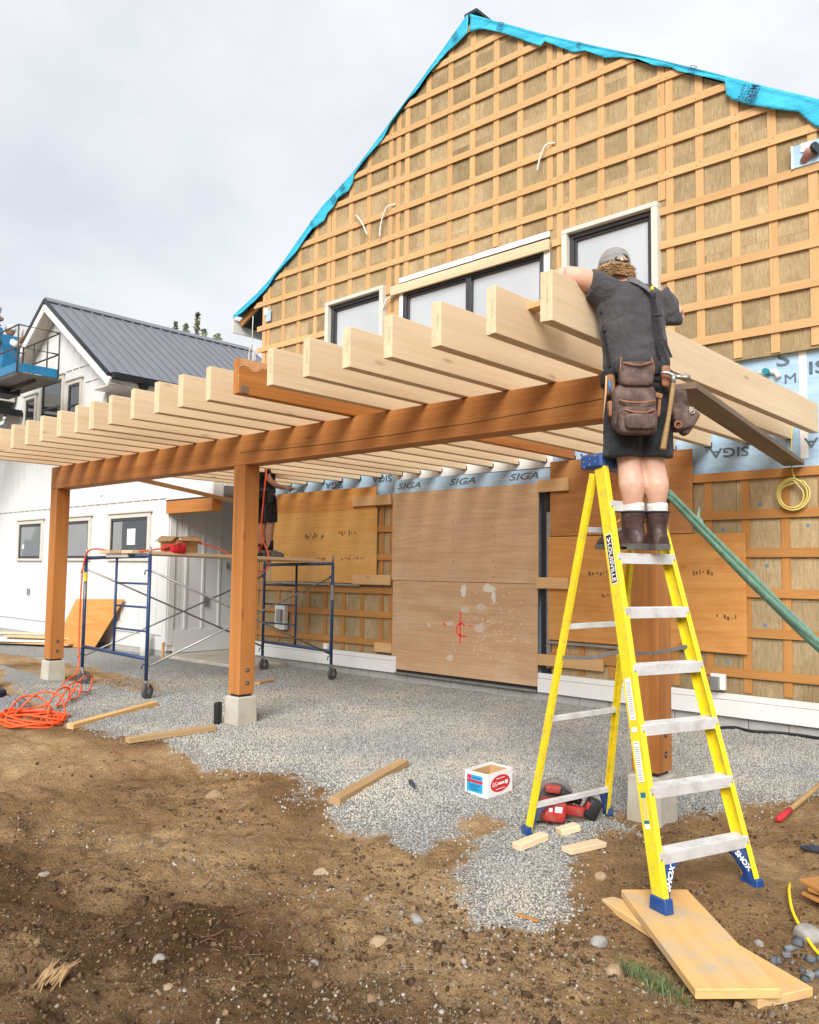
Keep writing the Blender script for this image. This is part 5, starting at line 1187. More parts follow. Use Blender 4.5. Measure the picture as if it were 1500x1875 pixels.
for px in (1156, 1199):
    a = q(px, 1000, .0); F.add('sock', [loft([ell((a[0], a[1], z), r, r * 1.05) for z, r in ((.18, .054), (.215, .0565), (.235, .059), (.25, .0565), (.265, .059), (.285, .0565))])], M_SOCK)
# head: cap worn backwards, hair
hc = Vector(q(1131, 464, .115)); hx = Matrix.Rotation(.10, 3, 'Y')
cap_ = [loft([[hc + hx @ Vector((.091 * math.cos(a) * k, .112 * math.sin(a) * k, z)) for a in [2 * math.pi * i / 22 for i in range(22)]] for z, k in ((.0, 1.0), (.018, 1.02), (.05, .99), (.078, .88), (.10, .70), (.116, .42), (.122, .08))])]
cap = F.add('cap', cap_, M_CAP); brim = [hc + hx @ Vector((x, .10 + .075 * math.cos(x * 14), .012 - 2.2 * x * x)) for x in np.linspace(-.085, .085, 12)]; inner = [hc + hx @ Vector((x, .06, .022)) for x in np.linspace(-.088, .088, 12)]
F.add('brim', [([*brim, *inner], [(i, i + 1, i + 13, i + 12) for i in range(11)])], M_CAP, cap)
arc = [hc + hx @ Vector((.036 * math.cos(a) + .018, -.112 + .012 * math.sin(a), .014 + .042 * math.sin(a))) for a in np.linspace(0, math.pi, 12)]
F.add('cap_opening_edge', [tube_geo(arc, .005, 6)], M_BELT, cap); F.add('cap_strap', [tube_geo([hc + hx @ Vector((x, -.113 - .002, .010)) for x in np.linspace(-.02, .056, 8)], .007, 6)], M_BELT, cap); F.add('strap_buckle', [box_geo(.011, .004, .010, .002)], M_STEEL, cap).matrix_basis = F.M @ Matrix.Translation(hc + Vector((.02, -.118, .012)))
hr = random.Random(3); hg = []
for i in range(1100):
    a = hr.uniform(math.pi * .95, math.pi * 2.05); z = hr.uniform(-.062, .012); p = hc + Vector((.084 * math.cos(a), .104 * math.sin(a), z)); o = Vector((math.cos(a), math.sin(a), 0)); t_ = Vector((-o.y, o.x, 0)) * hr.uniform(-.6, .6)
    hg.append(tube_geo([p, p + (o * .55 + t_ * .3 + Vector((0, 0, -.5))) * .016, p + (o * .9 + t_ + Vector((0, 0, -.7))) * .025, p + (o * hr.uniform(.6, 1.4) + t_ * 1.6 + Vector((0, 0, -.7))) * .032], [.0024, .0026, .002, .0006], 4))
for i in range(70):
    x = hr.uniform(-.016, .05); p = hc + hx @ Vector((x, -.100, .045 - abs(x - .018) * .5)); hg.append(tube_geo([p, p + Vector((hr.uniform(-.008, .008), -.012, -.015)), p + Vector((hr.uniform(-.012, .012), -.014, -.035))], [.004, .004, .002], 5))
F.add('hair', hg, M_HAIR)
# tool belt, suspenders, pouches, hammer
belt = F.add('tool_belt', [loft([ell(q(1163, z, .0), rx, ry, None, 24) for z, rx, ry in ((700, .200, .152), (696, .206, .158), (676, .204, .156), (672, .198, .150))])], M_BELT)
RX = lambda a: Matrix.Rotation(a, 4, 'X'); RY = lambda a: Matrix.Rotation(a, 4, 'Y'); RZ = lambda a: Matrix.Rotation(a, 4, 'Z')
F.pil('back_pad', (.26, .05, .09), q(1150, 676, -.150), RX(.1), M_BELT, belt)
p1 = F.pil('nail_pouch', (.235, .12, .26), q(1143, 750, -.155), RX(.05), M_POUCH, belt, .4); p2 = F.pil('upper_pouch', (.185, .085, .14), q(1144, 693, -.195), RX(-.06), M_POUCH, belt, .4); F.pil('lower_pouch', (.215, .12, .155), q(1144, 775, -.20), RX(.1), M_POUCH, belt, .42); F.pil('front_pocket', (.165, .05, .085), q(1145, 779, -.255), RX(.1), M_POUCH, belt, .42)
def piping(P, r=.0045, mat=M_TANL, par=None): return F.add('piping', [tube_geo(crom(P, 5), r, 6)], mat, par or belt)
piping([q(1118, 674, -.238), q(1132, 678, -.247), q(1150, 679, -.248), q(1170, 671, -.240)]); piping([q(1112, 740, -.225), q(1128, 745, -.25), q(1150, 746, -.255), q(1176, 740, -.225)], .006); piping([q(1119, 759, -.262), q(1135, 764, -.276), q(1155, 764, -.276), q(1170, 758, -.262)]); piping([q(1117, 663, -.215), q(1115, 680, -.22), q(1116, 696, -.21)]); piping([q(1170, 663, -.215), q(1174, 680, -.22), q(1173, 696, -.21)])
F.pil('side_loop', (.018, .03, .10), q(1187, 750, -.165), RY(.1), M_TANL, belt); F.pil('side_loop', (.045, .02, .03), q(1187, 727, -.16), RY(.3), M_TANL, belt); F.pil('side_loop', (.03, .04, .09), q(1104, 750, -.13), RY(-.1), M_TANL, belt)
r1 = F.pil('side_pouch', (.12, .17, .24), q(1231, 742, -.03), RY(-.16), M_POUCH, belt, .45); F.pil('side_pouch_pocket', (.10, .12, .14), q(1231, 765, -.105), RY(-.2), M_POUCH, belt, .45); F.pil('pouch_flap', (.055, .09, .15), q(1248, 772, -.10), RY(.55), M_POUCH, belt, .5)
F.add('ring', [tube_geo(ell(q(1221, 779, -.168), .018, .018, Matrix.Rotation(math.pi / 2, 3, 'X'), 16), .006, 6, True)], M_TANL, belt); F.add('ring', [tube_geo(ell(q(1248, 752, -.15), .014, .018, Matrix.Rotation(math.pi / 2, 3, 'X'), 16), .0035, 6, True)], M_STEEL, belt)
F.pil('leather_holster', (.05, .03, .12), q(1200, 692, -.165), RX(0), M_TANL, belt); F.pil('pencil_pocket', (.05, .06, .12), q(1106, 705, -.10), RX(0), M_TANL, belt)
F.add('pencil', [tube_geo([q(1097, 690, -.13), q(1095, 720, -.14), q(1090, 768, -.14)], [.006, .006, .003], 6)], M_STRAP, belt); F.add('marker', [tube_geo([q(1101, 700, -.15), q(1102, 722, -.15)], .007, 8)], plain('blue_marker', (.02, .2, .5), .4), belt)
ham = thing('hammer', 'steel hammer with wooden handle hanging from the worker belt', 'hammer', F.M @ Vector(q(1205, 700, -.22)))
hp = crom([q(1208, 706, -.215), q(1206, 722, -.22), q(1199, 765, -.225), q(1191, 808, -.225), q(1188, 826, -.225)], 4); hh = F.add('handle', [tube_geo([p for p in hp], [float(np.interp(i, [0, 4, 8, 12, 16], [.011, .013, .012, .0155, .0175])) for i in range(len(hp))], 10)], M_HICK, ham)
F.add('head', [tube_geo([q(1210, 696, -.215), q(1222, 697, -.215), q(1227, 697, -.215), q(1229, 697, -.215), q(1237, 698, -.215)], [.0125, .0115, .011, .0145, .0145], 14), tube_geo(crom([q(1212, 697, -.215), q(1204, 692, -.215), q(1196, 689, -.212), q(1187, 689, -.205)], 4), [.013] * 4 + [.011] * 4 + [.009] * 3 + [.004] * 2, 8), tube_geo([q(1209, 692, -.215), q(1208, 708, -.215)], .014, 8)], M_STEEL, ham)
def strap(P, w, mat=M_BELT, name='suspender', t=.004):
    Q = crom(P, 5); V = []; Fc = []
    for i, p in enumerate(Q):
        d = (Q[min(i + 1, len(Q) - 1)] - Q[max(i - 1, 0)]).normalized(); nrm = Vector((p.x - q(1157, 0)[0], p.y - .02, 0)).normalized(); s_ = d.cross(nrm).normalized() * w / 2
        V += [p - s_, p + s_, p + s_ + nrm * t, p - s_ + nrm * t]
    for i in range(len(Q) - 1):
        for k in range(4): a = i * 4; Fc.append((a + k, a + (k + 1) % 4, a + 4 + (k + 1) % 4, a + 4 + k))
    return F.add(name, [(V, Fc)], mat, belt, smooth=False)
M_SUSP = plain('grey_webbing', (.13, .125, .13), .8, var=.15, vs=40)
strap([q(1147, 497, -.005), q(1158, 507, -.055), q(1172, 522, -.092), q(1180, 532, -.108)], .030, M_SUSP); strap([q(1186, 508, -.03), q(1186, 518, -.075), q(1183, 534, -.107)], .032, M_SUSP)
F.pil('strap_clip', (.034, .018, .035), q(1183, 540, -.115), RX(.2), M_BELT, belt); F.pil('strap_tab', (.018, .016, .022), q(1182, 526, -.112), RX(.2), M_YHOSE, belt)
for dx in (-6, -2, 3, 7): F.add('elastic_cord', [tube_geo(crom([q(1183 + dx * .5, 545, -.117), q(1186 + dx * .8, 575, -.120), q(1189 + dx, 605, -.128), q(1193 + dx, 625, -.134)], 4), .0032, 6)], M_DARK, belt)
F.pil('cord_bar', (.055, .014, .014), q(1189, 577, -.124), RX(0), M_BELT, belt); strap([q(1187, 623, -.136), q(1190, 640, -.145), q(1192, 654, -.152)], .028); strap([q(1200, 623, -.132), q(1206, 640, -.140), q(1212, 656, -.142)], .028)
strap([q(1099, 558, .0), q(1100, 590, -.025), q(1104, 630, -.05), q(1108, 668, -.08)], .022); F.pil('strap_clip', (.022, .03, .03), q(1098, 560, -.01), RX(0), M_BELT, belt); F.pil('strap_clip', (.022, .02, .025), q(1101, 597, -.04), RX(0), M_BELT, belt)

# ---------------------------------------------------------------- second worker, on the scaffold deck
m2 = thing('person', 'worker in black shorts on the scaffold deck, upper body hidden by the joists', 'person', (-10.2, -1.2, 1.735))
F = Fig(m2, (-10.28, -1.22, 1.728), (.7316, .6818, 0), (-.6818, .7316, 0)); G = lambda x, y, z: (x, y, z)
# turned to the right: his forward is local +x
body = [limb([(-.05, .08, .92), (-.05, .09, .70), (-.04, .09, .50), (-.055, .09, .34), (-.04, .09, .12), (-.03, .09, .06)], [.09, .08, .06, .062, .042, .042]), limb([(.07, -.07, .92), (.10, -.08, .70), (.10, -.08, .50), (.085, -.08, .34), (.09, -.08, .12), (.10, -.08, .06)], [.09, .08, .06, .062, .042, .042]),
        loft([ell((.0, 0, .86), .11, .15), ell((.0, 0, 1.0), .11, .15), ell((.01, 0, 1.2), .115, .16), ell((.02, 0, 1.38), .12, .18), ell((.02, 0, 1.45), .07, .10)]), limb([(.02, 0, 1.42), (.04, 0, 1.55)], [.055, .055]), blob((.05, 0, 1.62), (.098, .078, .115)),
        limb([(.02, -.19, 1.38), (.05, -.23, 1.22), (.09, -.24, 1.10)], [.055, .048, .042]), limb([(.09, -.24, 1.10), (.20, -.23, 1.02), (.31, -.20, .985)], [.042, .038, .028]), limb([(.02, .19, 1.38), (.10, .22, 1.5), (.12, .16, 1.66), (.10, .08, 1.80)], [.055, .047, .04, .028])]
body += hand((.31, -.20, .985), (1, .15, .1), (0, .3, -1), -1) + hand((.10, .08, 1.80), (0, -.2, 1), (0, -1, 0), 1); body.append(blob((.145, 0, 1.61), (.022, .016, .02), 6)); body += [blob((.04, s_ * .079, 1.62), (.022, .012, .03), 6) for s_ in (-1, 1)]
F.add('body', body, M_SKIN2, None, .011)
F.add('shirt', [loft([ell((.0, 0, .95), .145, .175), ell((.0, 0, 1.1), .135, .17), ell((.01, 0, 1.25), .135, .175), ell((.02, 0, 1.40), .13, .185), ell((.02, 0, 1.46), .07, .09)]), limb([(.02, -.18, 1.38), (.04, -.23, 1.24), (.055, -.235, 1.18)], [.075, .068, .066]), limb([(.02, .18, 1.38), (.06, .22, 1.24)], [.075, .066])], M_SHORT2, None, .011)
F.add('shorts', [loft([ell((.0, 0, .84), .14, .175), ell((.0, 0, 1.0), .135, .17)]), limb([(-.04, .08, .88), (-.045, .09, .66), (-.04, .09, .50)], [.105, .10, .098]), limb([(.07, -.07, .88), (.095, -.08, .66), (.10, -.08, .50)], [.105, .10, .098])], M_SHORT2, None, .011)
for (x, y, tr) in ((-.03, .09, .1), (.10, -.08, .05)):
    F.add('sock', [loft([ell((x, y, z), .048, .045) for z in (.10, .24)])], M_SOCKB); a = Vector((x, y, 0))
    F.add('shoe', [loft([[a + Vector((f, w * math.cos(t), .025 + h * max(-.25, math.sin(t)))) for t in [2 * math.pi * k / 16 for k in range(16)]] for f, w, h in ((-.075, .025, .05), (-.06, .04, .10), (.0, .045, .115), (.06, .045, .085), (.12, .048, .055), (.17, .045, .045), (.20, .025, .025))])], M_SHOE, None, .008); F.add('sole', [([(x - .08, y - .04, -.004), (x + .2, y - .045, -.004), (x + .2, y + .045, -.004), (x - .08, y + .04, -.004), (x - .08, y - .04, .018), (x + .2, y - .045, .018), (x + .2, y + .045, .018), (x - .08, y + .04, .018)], [(0, 3, 2, 1), (4, 5, 6, 7), (0, 1, 5, 4), (1, 2, 6, 5), (2, 3, 7, 6), (3, 0, 4, 7)])], M_SOLE, None, 0, False)
b2 = F.add('tool_belt', [loft([ell((0, 0, z), .148, .182) for z in (.93, .985)])], M_BELT); F.pil('pouch', (.07, .13, .2), (.10, -.16, .86), RZ(.3), M_BELT, b2); F.pil('pouch', (.09, .12, .16), (-.13, -.12, .86), RZ(.3), M_BELT, b2)
sq = thing('metal_bracket', 'thin metal bracket held in the hand of the scaffold worker', 'bracket', F.M @ Vector((.42, -.19, .97))); F.add('plate', [box_geo(.07, .03, .002, .0005)], M_STEEL, sq).matrix_basis = F.M @ Matrix.Translation((.43, -.19, .965)) @ RY(-.3); F.add('lip', [box_geo(.07, .002, .018, .0005)], M_STEEL, sq).matrix_basis = F.M @ Matrix.Translation((.43, -.16, .98)) @ RY(-.3)
dr = thing('impact_driver', 'small red and black driver standing on the scaffold deck by the shoes', 'tool', F.M @ Vector((-.02, -.22, .0)))
for nm, sz, c_, m_ in (('battery', (.07, .11, .05), (-.02, -.22, .03), M_DARK), ('grip', (.035, .04, .10), (-.02, -.22, .10), M_TOOLR), ('motor', (.05, .15, .055), (-.02, -.24, .165), M_TOOLR), ('chuck', (.03, .05, .03), (-.02, -.33, .165), M_DARK)): F.pil(nm, sz, c_, RZ(0), m_, dr)
# ================================================================= THINGS ON THE GROUND
def gpt(x, y, dz=0.): return Vector((x, y, gz(x, y) + dz))
def on_ground(name, a, b, w, t, mat, label, cat, group=None, z=None):
    """timber lying on the ground; w = width across, t = height"""
    pa = gpt(*a, t / 2 + .004) if z is None else Vector((*a, z)); pb = gpt(*b, t / 2 + .004) if z is None else Vector((*b, z))
    o = board(name, pa, pb, t, w, mat); tag(o, label, cat, group); return o
# planks under the ladder foot
def quad_plank(c, top, t, label):
    (ax, ay), (bx, by), (cx, cy), (dx, dy) = c; A_ = Vector(((ax + bx) / 2, (ay + by) / 2, top - t / 2)); B_ = Vector(((cx + dx) / 2, (cy + dy) / 2, top - t / 2 - .004)); w = (Vector(c[0]) - Vector(c[1])).length
    o = board('plank', A_, B_, t, w, M_PLANK, k=.004); tag(o, label, 'plank', 'planks under the ladder foot'); return o
quad_plank([(-2.644, -4.667), (-2.503, -4.35), (-1.78, -5.08), (-1.931, -5.378)], -.063, .040, 'upper wide plank carrying the near ladder foot')
quad_plank([(-2.742, -4.719), (-2.667, -4.44), (-1.69, -4.86), (-1.788, -5.22)], -.106, .040, 'lower wide plank crossing beneath another plank by the ladder')
LB = 'loose lumber on the ground'
on_ground('lumber', (-4.83, -4.70), (-5.12, -3.70), .089, .05, M_LUM, 'stubby two by four lying across the gravel edge in the middle', 'lumber', LB)
on_ground('lumber', (-7.52, -4.78), (-7.43, -3.92), .089, .05, M_LUM, 'two by four lying in front of the middle post', 'lumber', LB)
on_ground('lumber', (-8.65, -4.78), (-9.08, -3.6), .089, .05, M_PLANK, 'pale two by four lying beside the orange cord coil', 'lumber', LB)
on_ground('lumber', (-9.70, -1.74), (-9.83, -1.40), .12, .035, M_LUM, 'short board offcut lying behind the middle post', 'lumber', LB)
OG = 'pale offcuts by the saw'
on_ground('offcut', (-3.40, -4.57), (-3.365, -4.335), .07, .038, M_PALEW, 'pale offcut beside the blue rear ladder foot', 'offcut', OG); on_ground('offcut', (-3.345, -4.21), (-3.285, -4.09), .07, .038, M_PALEW, 'smallest pale offcut right in front of the circular saw', 'offcut', OG); on_ground('offcut', (-3.145, -4.44), (-3.075, -4.17), .085, .03, M_PALEW, 'pale offcut with a bent nail, nearest the big pier', 'offcut', OG)
for i, (x, y, l, lb) in enumerate(((-2.60, -4.62, .13, 'thin pale wood splinter on the dirt near the ladder foot'), (-4.55, -3.2, .09, 'small tan wood chip on the gravel behind the box'), (-2.95, -5.2, .12, 'reddish wood splinter at the lower gravel patch edge'))):
    a = random.uniform(0, 3); on_ground('wood_chip', (x, y), (x + l * math.cos(a), y + l * math.sin(a)), .022, .008, M_PALEW if i < 2 else M_STRAP2, lb, 'wood chip')
# splintered wood, lower left
sp = thing('splintered_wood', 'bundle of splintered wood fibres lying on the dark soil', 'wood', gpt(-3.9, -7.03)); r_ = random.Random(12); d0 = Vector((-.177, .19, 0)).normalized(); g = []
for i in range(26):
    s = Vector((-d0.y, d0.x, 0)) * r_.uniform(-.045, .045); c = gpt(-3.9, -7.03, .012 + r_.random() * .02) + s; L = r_.uniform(.06, .14); dv = (d0 + Vector((r_.gauss(0, .14), r_.gauss(0, .14), r_.gauss(.05, .08)))); g.append(tube_geo([c - dv * L, c - dv * L * .2 + Vector((0, 0, .008)), c + dv * L * .7], [.002, .007, .0015], 5))
link('fibres', mesh(*join_geo(g)), M_LUM, sp)
# rocks
def rock_mesh(seed, sx, sy, sz, ang=.25):
    bm = bmesh.new(); bmesh.ops.create_icosphere(bm, subdivisions=3, radius=1.0); r = np.random.RandomState(seed); pl = [(Vector(r.normal(size=3)).normalized(), r.uniform(.62, .95)) for _ in range(9)]
    for v in bm.verts:
        p = v.co.copy()
        for n, d in pl:
            k = p.dot(n)
            if k > d: p -= n * (k - d) * (1 - ang)
        p *= 1 + .06 * math.sin(5 * p.x + seed) * math.cos(4 * p.y + 2 * seed); v.co = Vector((p.x * sx, p.y * sy, p.z * sz))
    me = bpy.data.meshes.new('rock'); bm.to_mesh(me); bm.free(); me.polygons.foreach_set('use_smooth', [True] * len(me.polygons)); return me
M_RG = plain('grey_rock', (.29, .275, .25), .9, var=.18, vs=25, bump=.5, bs=60, dirt=(.26, .19, .12), dirts=12); M_RT = plain('tan_rock', (.33, .24, .145), .95, var=.15, vs=25, bump=.5, bs=60, dirt=(.25, .165, .09), dirts=9); M_RB = plain('blue_grey_rock', (.16, .175, .19), .85, var=.2, vs=25, bump=.4, bs=60)
RG = 'rocks lying in the soil'
for i, (x, y, s, m, lb) in enumerate(((-5.70, -5.07, .075, M_RT, 'tan rock sunk in the soil at centre left'), (-3.26, -5.58, .042, M_RG, 'pale grey rock beside the lower gravel patch'), (-3.19, -5.9, .047, M_RT, 'round tan rock in front of the pale grey one'), (-3.80, -6.62, .05, M_RG, 'pale flat rock half buried in the dark soil, lower left'), (-4.04, -5.50, .05, M_RT, 'dusty rock half buried in sandy soil in the middle'), (-2.90, -4.965, .03, M_RG, 'small round stone between gravel patch and ladder'), (-3.09, -5.15, .03, M_RG, 'grey stone at the lower gravel patch rim'), (-2.58, -5.06, .055, M_RG, 'pale angular rock left of the planks'), (-3.51, -6.76, .03, M_RT, 'small tan stone near the bottom, left of centre'), (-3.45, -7.12, .035, M_RT, 'tan stone at the bottom left edge'), (-5.02, -6.60, .03, M_RG, 'white grey stone at the far left in the soil'), (-3.25, -6.23, .026, M_RG, 'whitish pebble in dark soil below the splintered roots'), (-2.88, -4.52, .045, M_RT, 'tan rock between the rear ladder leg and the planks'), (-1.845, -4.45, .085, M_RG, 'large pale stone slab at the right edge under the shingles'), (-2.39, -5.25, .045, M_RT, 'brown rock touching the lower plank'), (-5.15, -5.24, .03, M_RG, 'small pale stone right of the centre left rock'), (-2.0, -4.62, .03, M_RG, 'round pale pebble by the yellow hose'), (-1.98, -4.9, .045, M_RB, 'dark blue grey stone beside the plank end'))):
    o = link('rock', rock_mesh(i, s, s * random.uniform(.65, .9), s * random.uniform(.5, .7)), m, None, Matrix.Translation(gpt(x, y, s * .05)) @ Matrix.Rotation(random.uniform(0, 6), 4, 'Z')); tag(o, lb, 'rock', RG)
# grass tuft
gr = thing('grass_tuft', 'small green grass tuft growing beside the planks', 'grass', gpt(-2.2, -5.25)); r_ = random.Random(2); V = []; Fc = []
for i in range(340):
    cx, cy = ((-2.22, -5.24), (-2.09, -5.36), (-2.34, -5.19))[i % 3]; p = gpt(cx + r_.gauss(0, .045), cy + r_.gauss(0, .03)); a = r_.uniform(0, 6.28); L = r_.uniform(.02, .055); d = Vector((math.cos(a), math.sin(a), 0)); s = Vector((-d.y, d.x, 0)) * .0022; k = len(V); V += [p - s, p + s, p + d * L * .35 + Vector((0, 0, L * .7)) + s * .7, p + d * L * .35 + Vector((0, 0, L * .7)) - s * .7, p + d * L * .9 + Vector((0, 0, L * .85))]; Fc += [(k, k + 1, k + 2, k + 3), (k + 3, k + 2, k + 4)]
tag(link('blades', mesh(V, Fc), plain('grass_blade', (.12, .165, .06), .7, var=.35, vs=30), gr), kind='stuff')
# roots in the dark soil
rt = thing('roots', 'reddish brown torn roots in the dark soil', 'roots', gpt(-3.75, -6.0)); r_ = random.Random(9); g = []
for i in range(34):
    x, y = -3.7 + r_.gauss(0, .22), -6.05 + r_.gauss(0, .16); a = r_.uniform(0, 6.28); P = []
    for k in range(5): P.append(gpt(x, y, .008 + .012 * math.sin(k * 1.6 + i))); a += r_.uniform(-.7, .7); x += .035 * math.cos(a); y += .035 * math.sin(a)
    g.append(tube_geo(crom(P, 3), r_.uniform(.0012, .004), 5))
tag(link('root_strands', mesh(*join_geo(g)), plain('root_bark', (.14, .065, .04), .95, var=.3), rt), kind='stuff')
# screw box
bx = thing('screw_box', 'white open cardboard box with red oval and blue label on the gravel', 'box', (-4.13, -3.83, 0)); fr = Vector((-4.073, -3.969)); e1 = Vector((-4.29, -3.951)) - fr; e2 = Vector((-4.083, -3.634)) - fr; e1 = e1.normalized() * .215; e2 = e2.normalized() * .30
z0 = gz(-4.15, -3.85) + .002; hgt = .165
def wallp(a, d, n_in, notch=0.):
    a3 = Vector((a.x, a.y, z0)); M = frame(Vector((d.x, d.y, 0)), (0, 0, 1)); M.translation = a3 + Vector((d.x, d.y, 0)) / 2 + Vector((0, 0, hgt / 2)); L = d.length
    o = link('side', mesh(*bm_boxes([((L, .004, hgt), Matrix.Identity(4))], .0008)), M_PAPER, bx, M); i_ = Vector((n_in.x, n_in.y, 0)).normalized() * .0032; M2 = M.copy(); M2.translation = M.translation + i_; link('inner_side', mesh(*bm_boxes([((L - .008, .002, hgt - (.0 if not notch else notch)), Matrix.Translation((0, 0, -notch / 2)))], .0005)), M_CARD, bx, M2); return M
MF = wallp(fr, e1, e2); MR = wallp(fr, e2, e1); wallp(fr + e1, e2, -e1, .02); wallp(fr + e2, e1, -e2, .012)
bm_ = Vector((fr.x, fr.y, 0)) + Vector(((e1 + e2).x / 2, (e1 + e2).y / 2, 0)); Mb = frame(Vector((e1.x, e1.y, 0)), (0, 0, 1)); Mb.translation = bm_ + Vector((0, 0, z0 + .006)); link('bottom', mesh(*bm_boxes([((.21, .29, .003), Matrix.Identity(4))], .0005)), M_CARD, bx, Mb)
n1 = Vector((-e2.x, -e2.y, 0)).normalized() * .0028; c1 = MF.translation; x1 = Vector((e1.x, e1.y, 0)).normalized()
def panel(c, x, n, w, h, mat, name): M = frame(x, (0, 0, 1)); M.translation = c + n; return link(name, mesh(*bm_boxes([((w, .001, h), Matrix.Identity(4))], .0001)), mat, bx, M)
panel(c1 + x1 * .012, x1, n1, .15, .118, M_CYANP, 'label'); panel(c1 + x1 * .012 + Vector((0, 0, .015)), x1, n1 * 1.35, .151, .018, M_RED, 'label_band'); panel(c1 + x1 * .062 + Vector((0, 0, .042)), x1, n1 * 1.35, .04, .024, M_RED, 'label_logo')
for k, (w, dz, dx) in enumerate(((.07, .040, -.015), (.10, -.012, .0), (.08, -.026, .01), (.09, -.040, .0))): panel(c1 + x1 * (.012 + dx) + Vector((0, 0, dz)), x1, n1 * 1.4, w, .005, M_INKD, 'label_line')
n2 = Vector((-e1.x, -e1.y, 0)).normalized() * .0028; c2 = MR.translation; x2 = Vector((e2.x, e2.y, 0)).normalized()
def oval(w, h, n, mat, name): P = [c2 + n + x2 * w * math.cos(a) + Vector((0, 0, h * math.sin(a))) + x2 * .0 for a in np.linspace(0, 2 * math.pi, 33)[:-1]]; return link(name, mesh(P, [tuple(range(32))]), mat, bx)
ov = oval(.118, .058, n2, M_RED, 'oval_logo'); text('DG', c2 + n2 * 1.3 - x2 * .068, x2, (0, 0, 1), .055, M_PAPER, ov, .032)
panel(c2 + x2 * .005, x2, n2 * 1.3, .075, .016, M_PAPER, 'logo_line'); panel(c2 + x2 * .072, x2, n2 * 1.3, .035, .026, M_PAPER, 'logo_line'); panel(c2 + Vector((0, 0, .036)), x2, n2 * 1.3, .10, .005, M_PAPER, 'logo_line'); panel(c2 - Vector((0, 0, .036)), x2, n2 * 1.3, .11, .005, M_PAPER, 'logo_line')
# screwdriver
sd = thing('screwdriver', 'dark handled screwdriver lying on the gravel left of the box', 'screwdriver', gpt(-4.62, -4.13)); a, b = gpt(-4.69, -4.09, .03), gpt(-4.60, -4.14, .025); tube('handle', [a, a.lerp(b, .2), a.lerp(b, .8), b], [.012, .018, .015, .01], plain('dark_grip', (.03, .05, .07), .5), sd, 10); tube('shaft', [b, gpt(-4.47, -4.21, .015)], .0045, M_STEEL, sd, 8)
# circular saw
sw = thing('circular_saw', 'red cordless circular saw lying behind the ladder rear bar', 'saw', gpt(-3.45, -3.98)); W0 = gpt(-3.455, -4.0, .0); WM = Matrix((Vector((.70, .714, 0)), Vector((-.714, .70, 0)), Vector((0, 0, 1)))).transposed().to_4x4(); WM.translation = W0
def sp_(name, size, c, mat, rot=Matrix.Identity(4), par=None, sq=.35): v, f = pillow(size, 8, sq); M = WM @ Matrix.Translation(c) @ rot; return link(name, mesh([M @ Vector(p) for p in v], f, True), mat, par or sw)
RXm = lambda a: Matrix.Rotation(a, 4, 'X'); RYm = lambda a: Matrix.Rotation(a, 4, 'Y'); RZm = lambda a: Matrix.Rotation(a, 4, 'Z')
sp_('motor_housing', (.155, .14, .135), (-.07, -.05, .085), M_TOOLR, RYm(.12)); sp_('motor_vent', (.13, .03, .06), (-.075, -.115, .06), M_TOOLR, RYm(.12)); sp_('handle_body', (.20, .06, .06), (.06, -.02, .075), M_TOOLR, RYm(.15)); sp_('front_grip', (.10, .05, .05), (-.05, .04, .19), M_TOOLR, RYm(.1)); sp_('rear_grip', (.15, .05, .05), (.06, .02, .145), M_DARK, RYm(.45)); bt = sp_('battery', (.09, .10, .13), (.185, -.02, .085), M_DARK, RYm(.5)); sp_('battery_clip', (.02, .04, .05), (.15, -.055, .11), M_TOOLR, RYm(.5))
v, f = tube_geo([WM @ Vector((-.03, .075, .12)), WM @ Vector((-.03, .105, .12))], [.125, .125], 28); link('blade_guard', mesh(v, f), M_STEEL, sw); v, f = tube_geo([WM @ Vector((-.03, .068, .115)), WM @ Vector((-.03, .072, .115))], [.105, .105], 28); link('blade', mesh(v, f), M_RUB, sw)
link('shoe_plate', mesh(*bm_boxes([((.34, .14, .004), WM @ Matrix.Translation((-.03, .02, .018)))], .001)), M_STEEL, sw); link('label', mesh(*bm_boxes([((.045, .002, .045), WM @ Matrix.Translation((-.05, -.1235, .098)) @ RYm(.12)), ((.022, .002, .03), WM @ Matrix.Translation((-.10, -.1235, .10)) @ RYm(.12))], .0002)), M_PAPER, sw)
# sledge / digging bar handle, right
sh_ = thing('tool_handle', 'wooden tool handle with red painted end lying on the right', 'tool handle', gpt(-2.44, -3.0)); a, b = gpt(-2.447, -3.08, .03), gpt(-2.437, -2.31, .09); tube('shaft', [a.lerp(b, .27), b, b + (b - a) * .5], .017, M_HICK, sh_, 10); tube('red_grip', [a, a.lerp(b, .015), a.lerp(b, .05), a.lerp(b, .28)], [.008, .019, .021, .0185], M_RED, sh_, 12)
gl = link('work_glove', rock_mesh(77, .075, .04, .022), cloth('dark_glove', (.03, .032, .045), .8), None, Matrix.Translation(gpt(-2.13, -3.42, .012)) @ Matrix.Rotation(.5, 4, 'Z')); tag(gl, 'dark crumpled rag at the right edge below the red handle', 'rag')
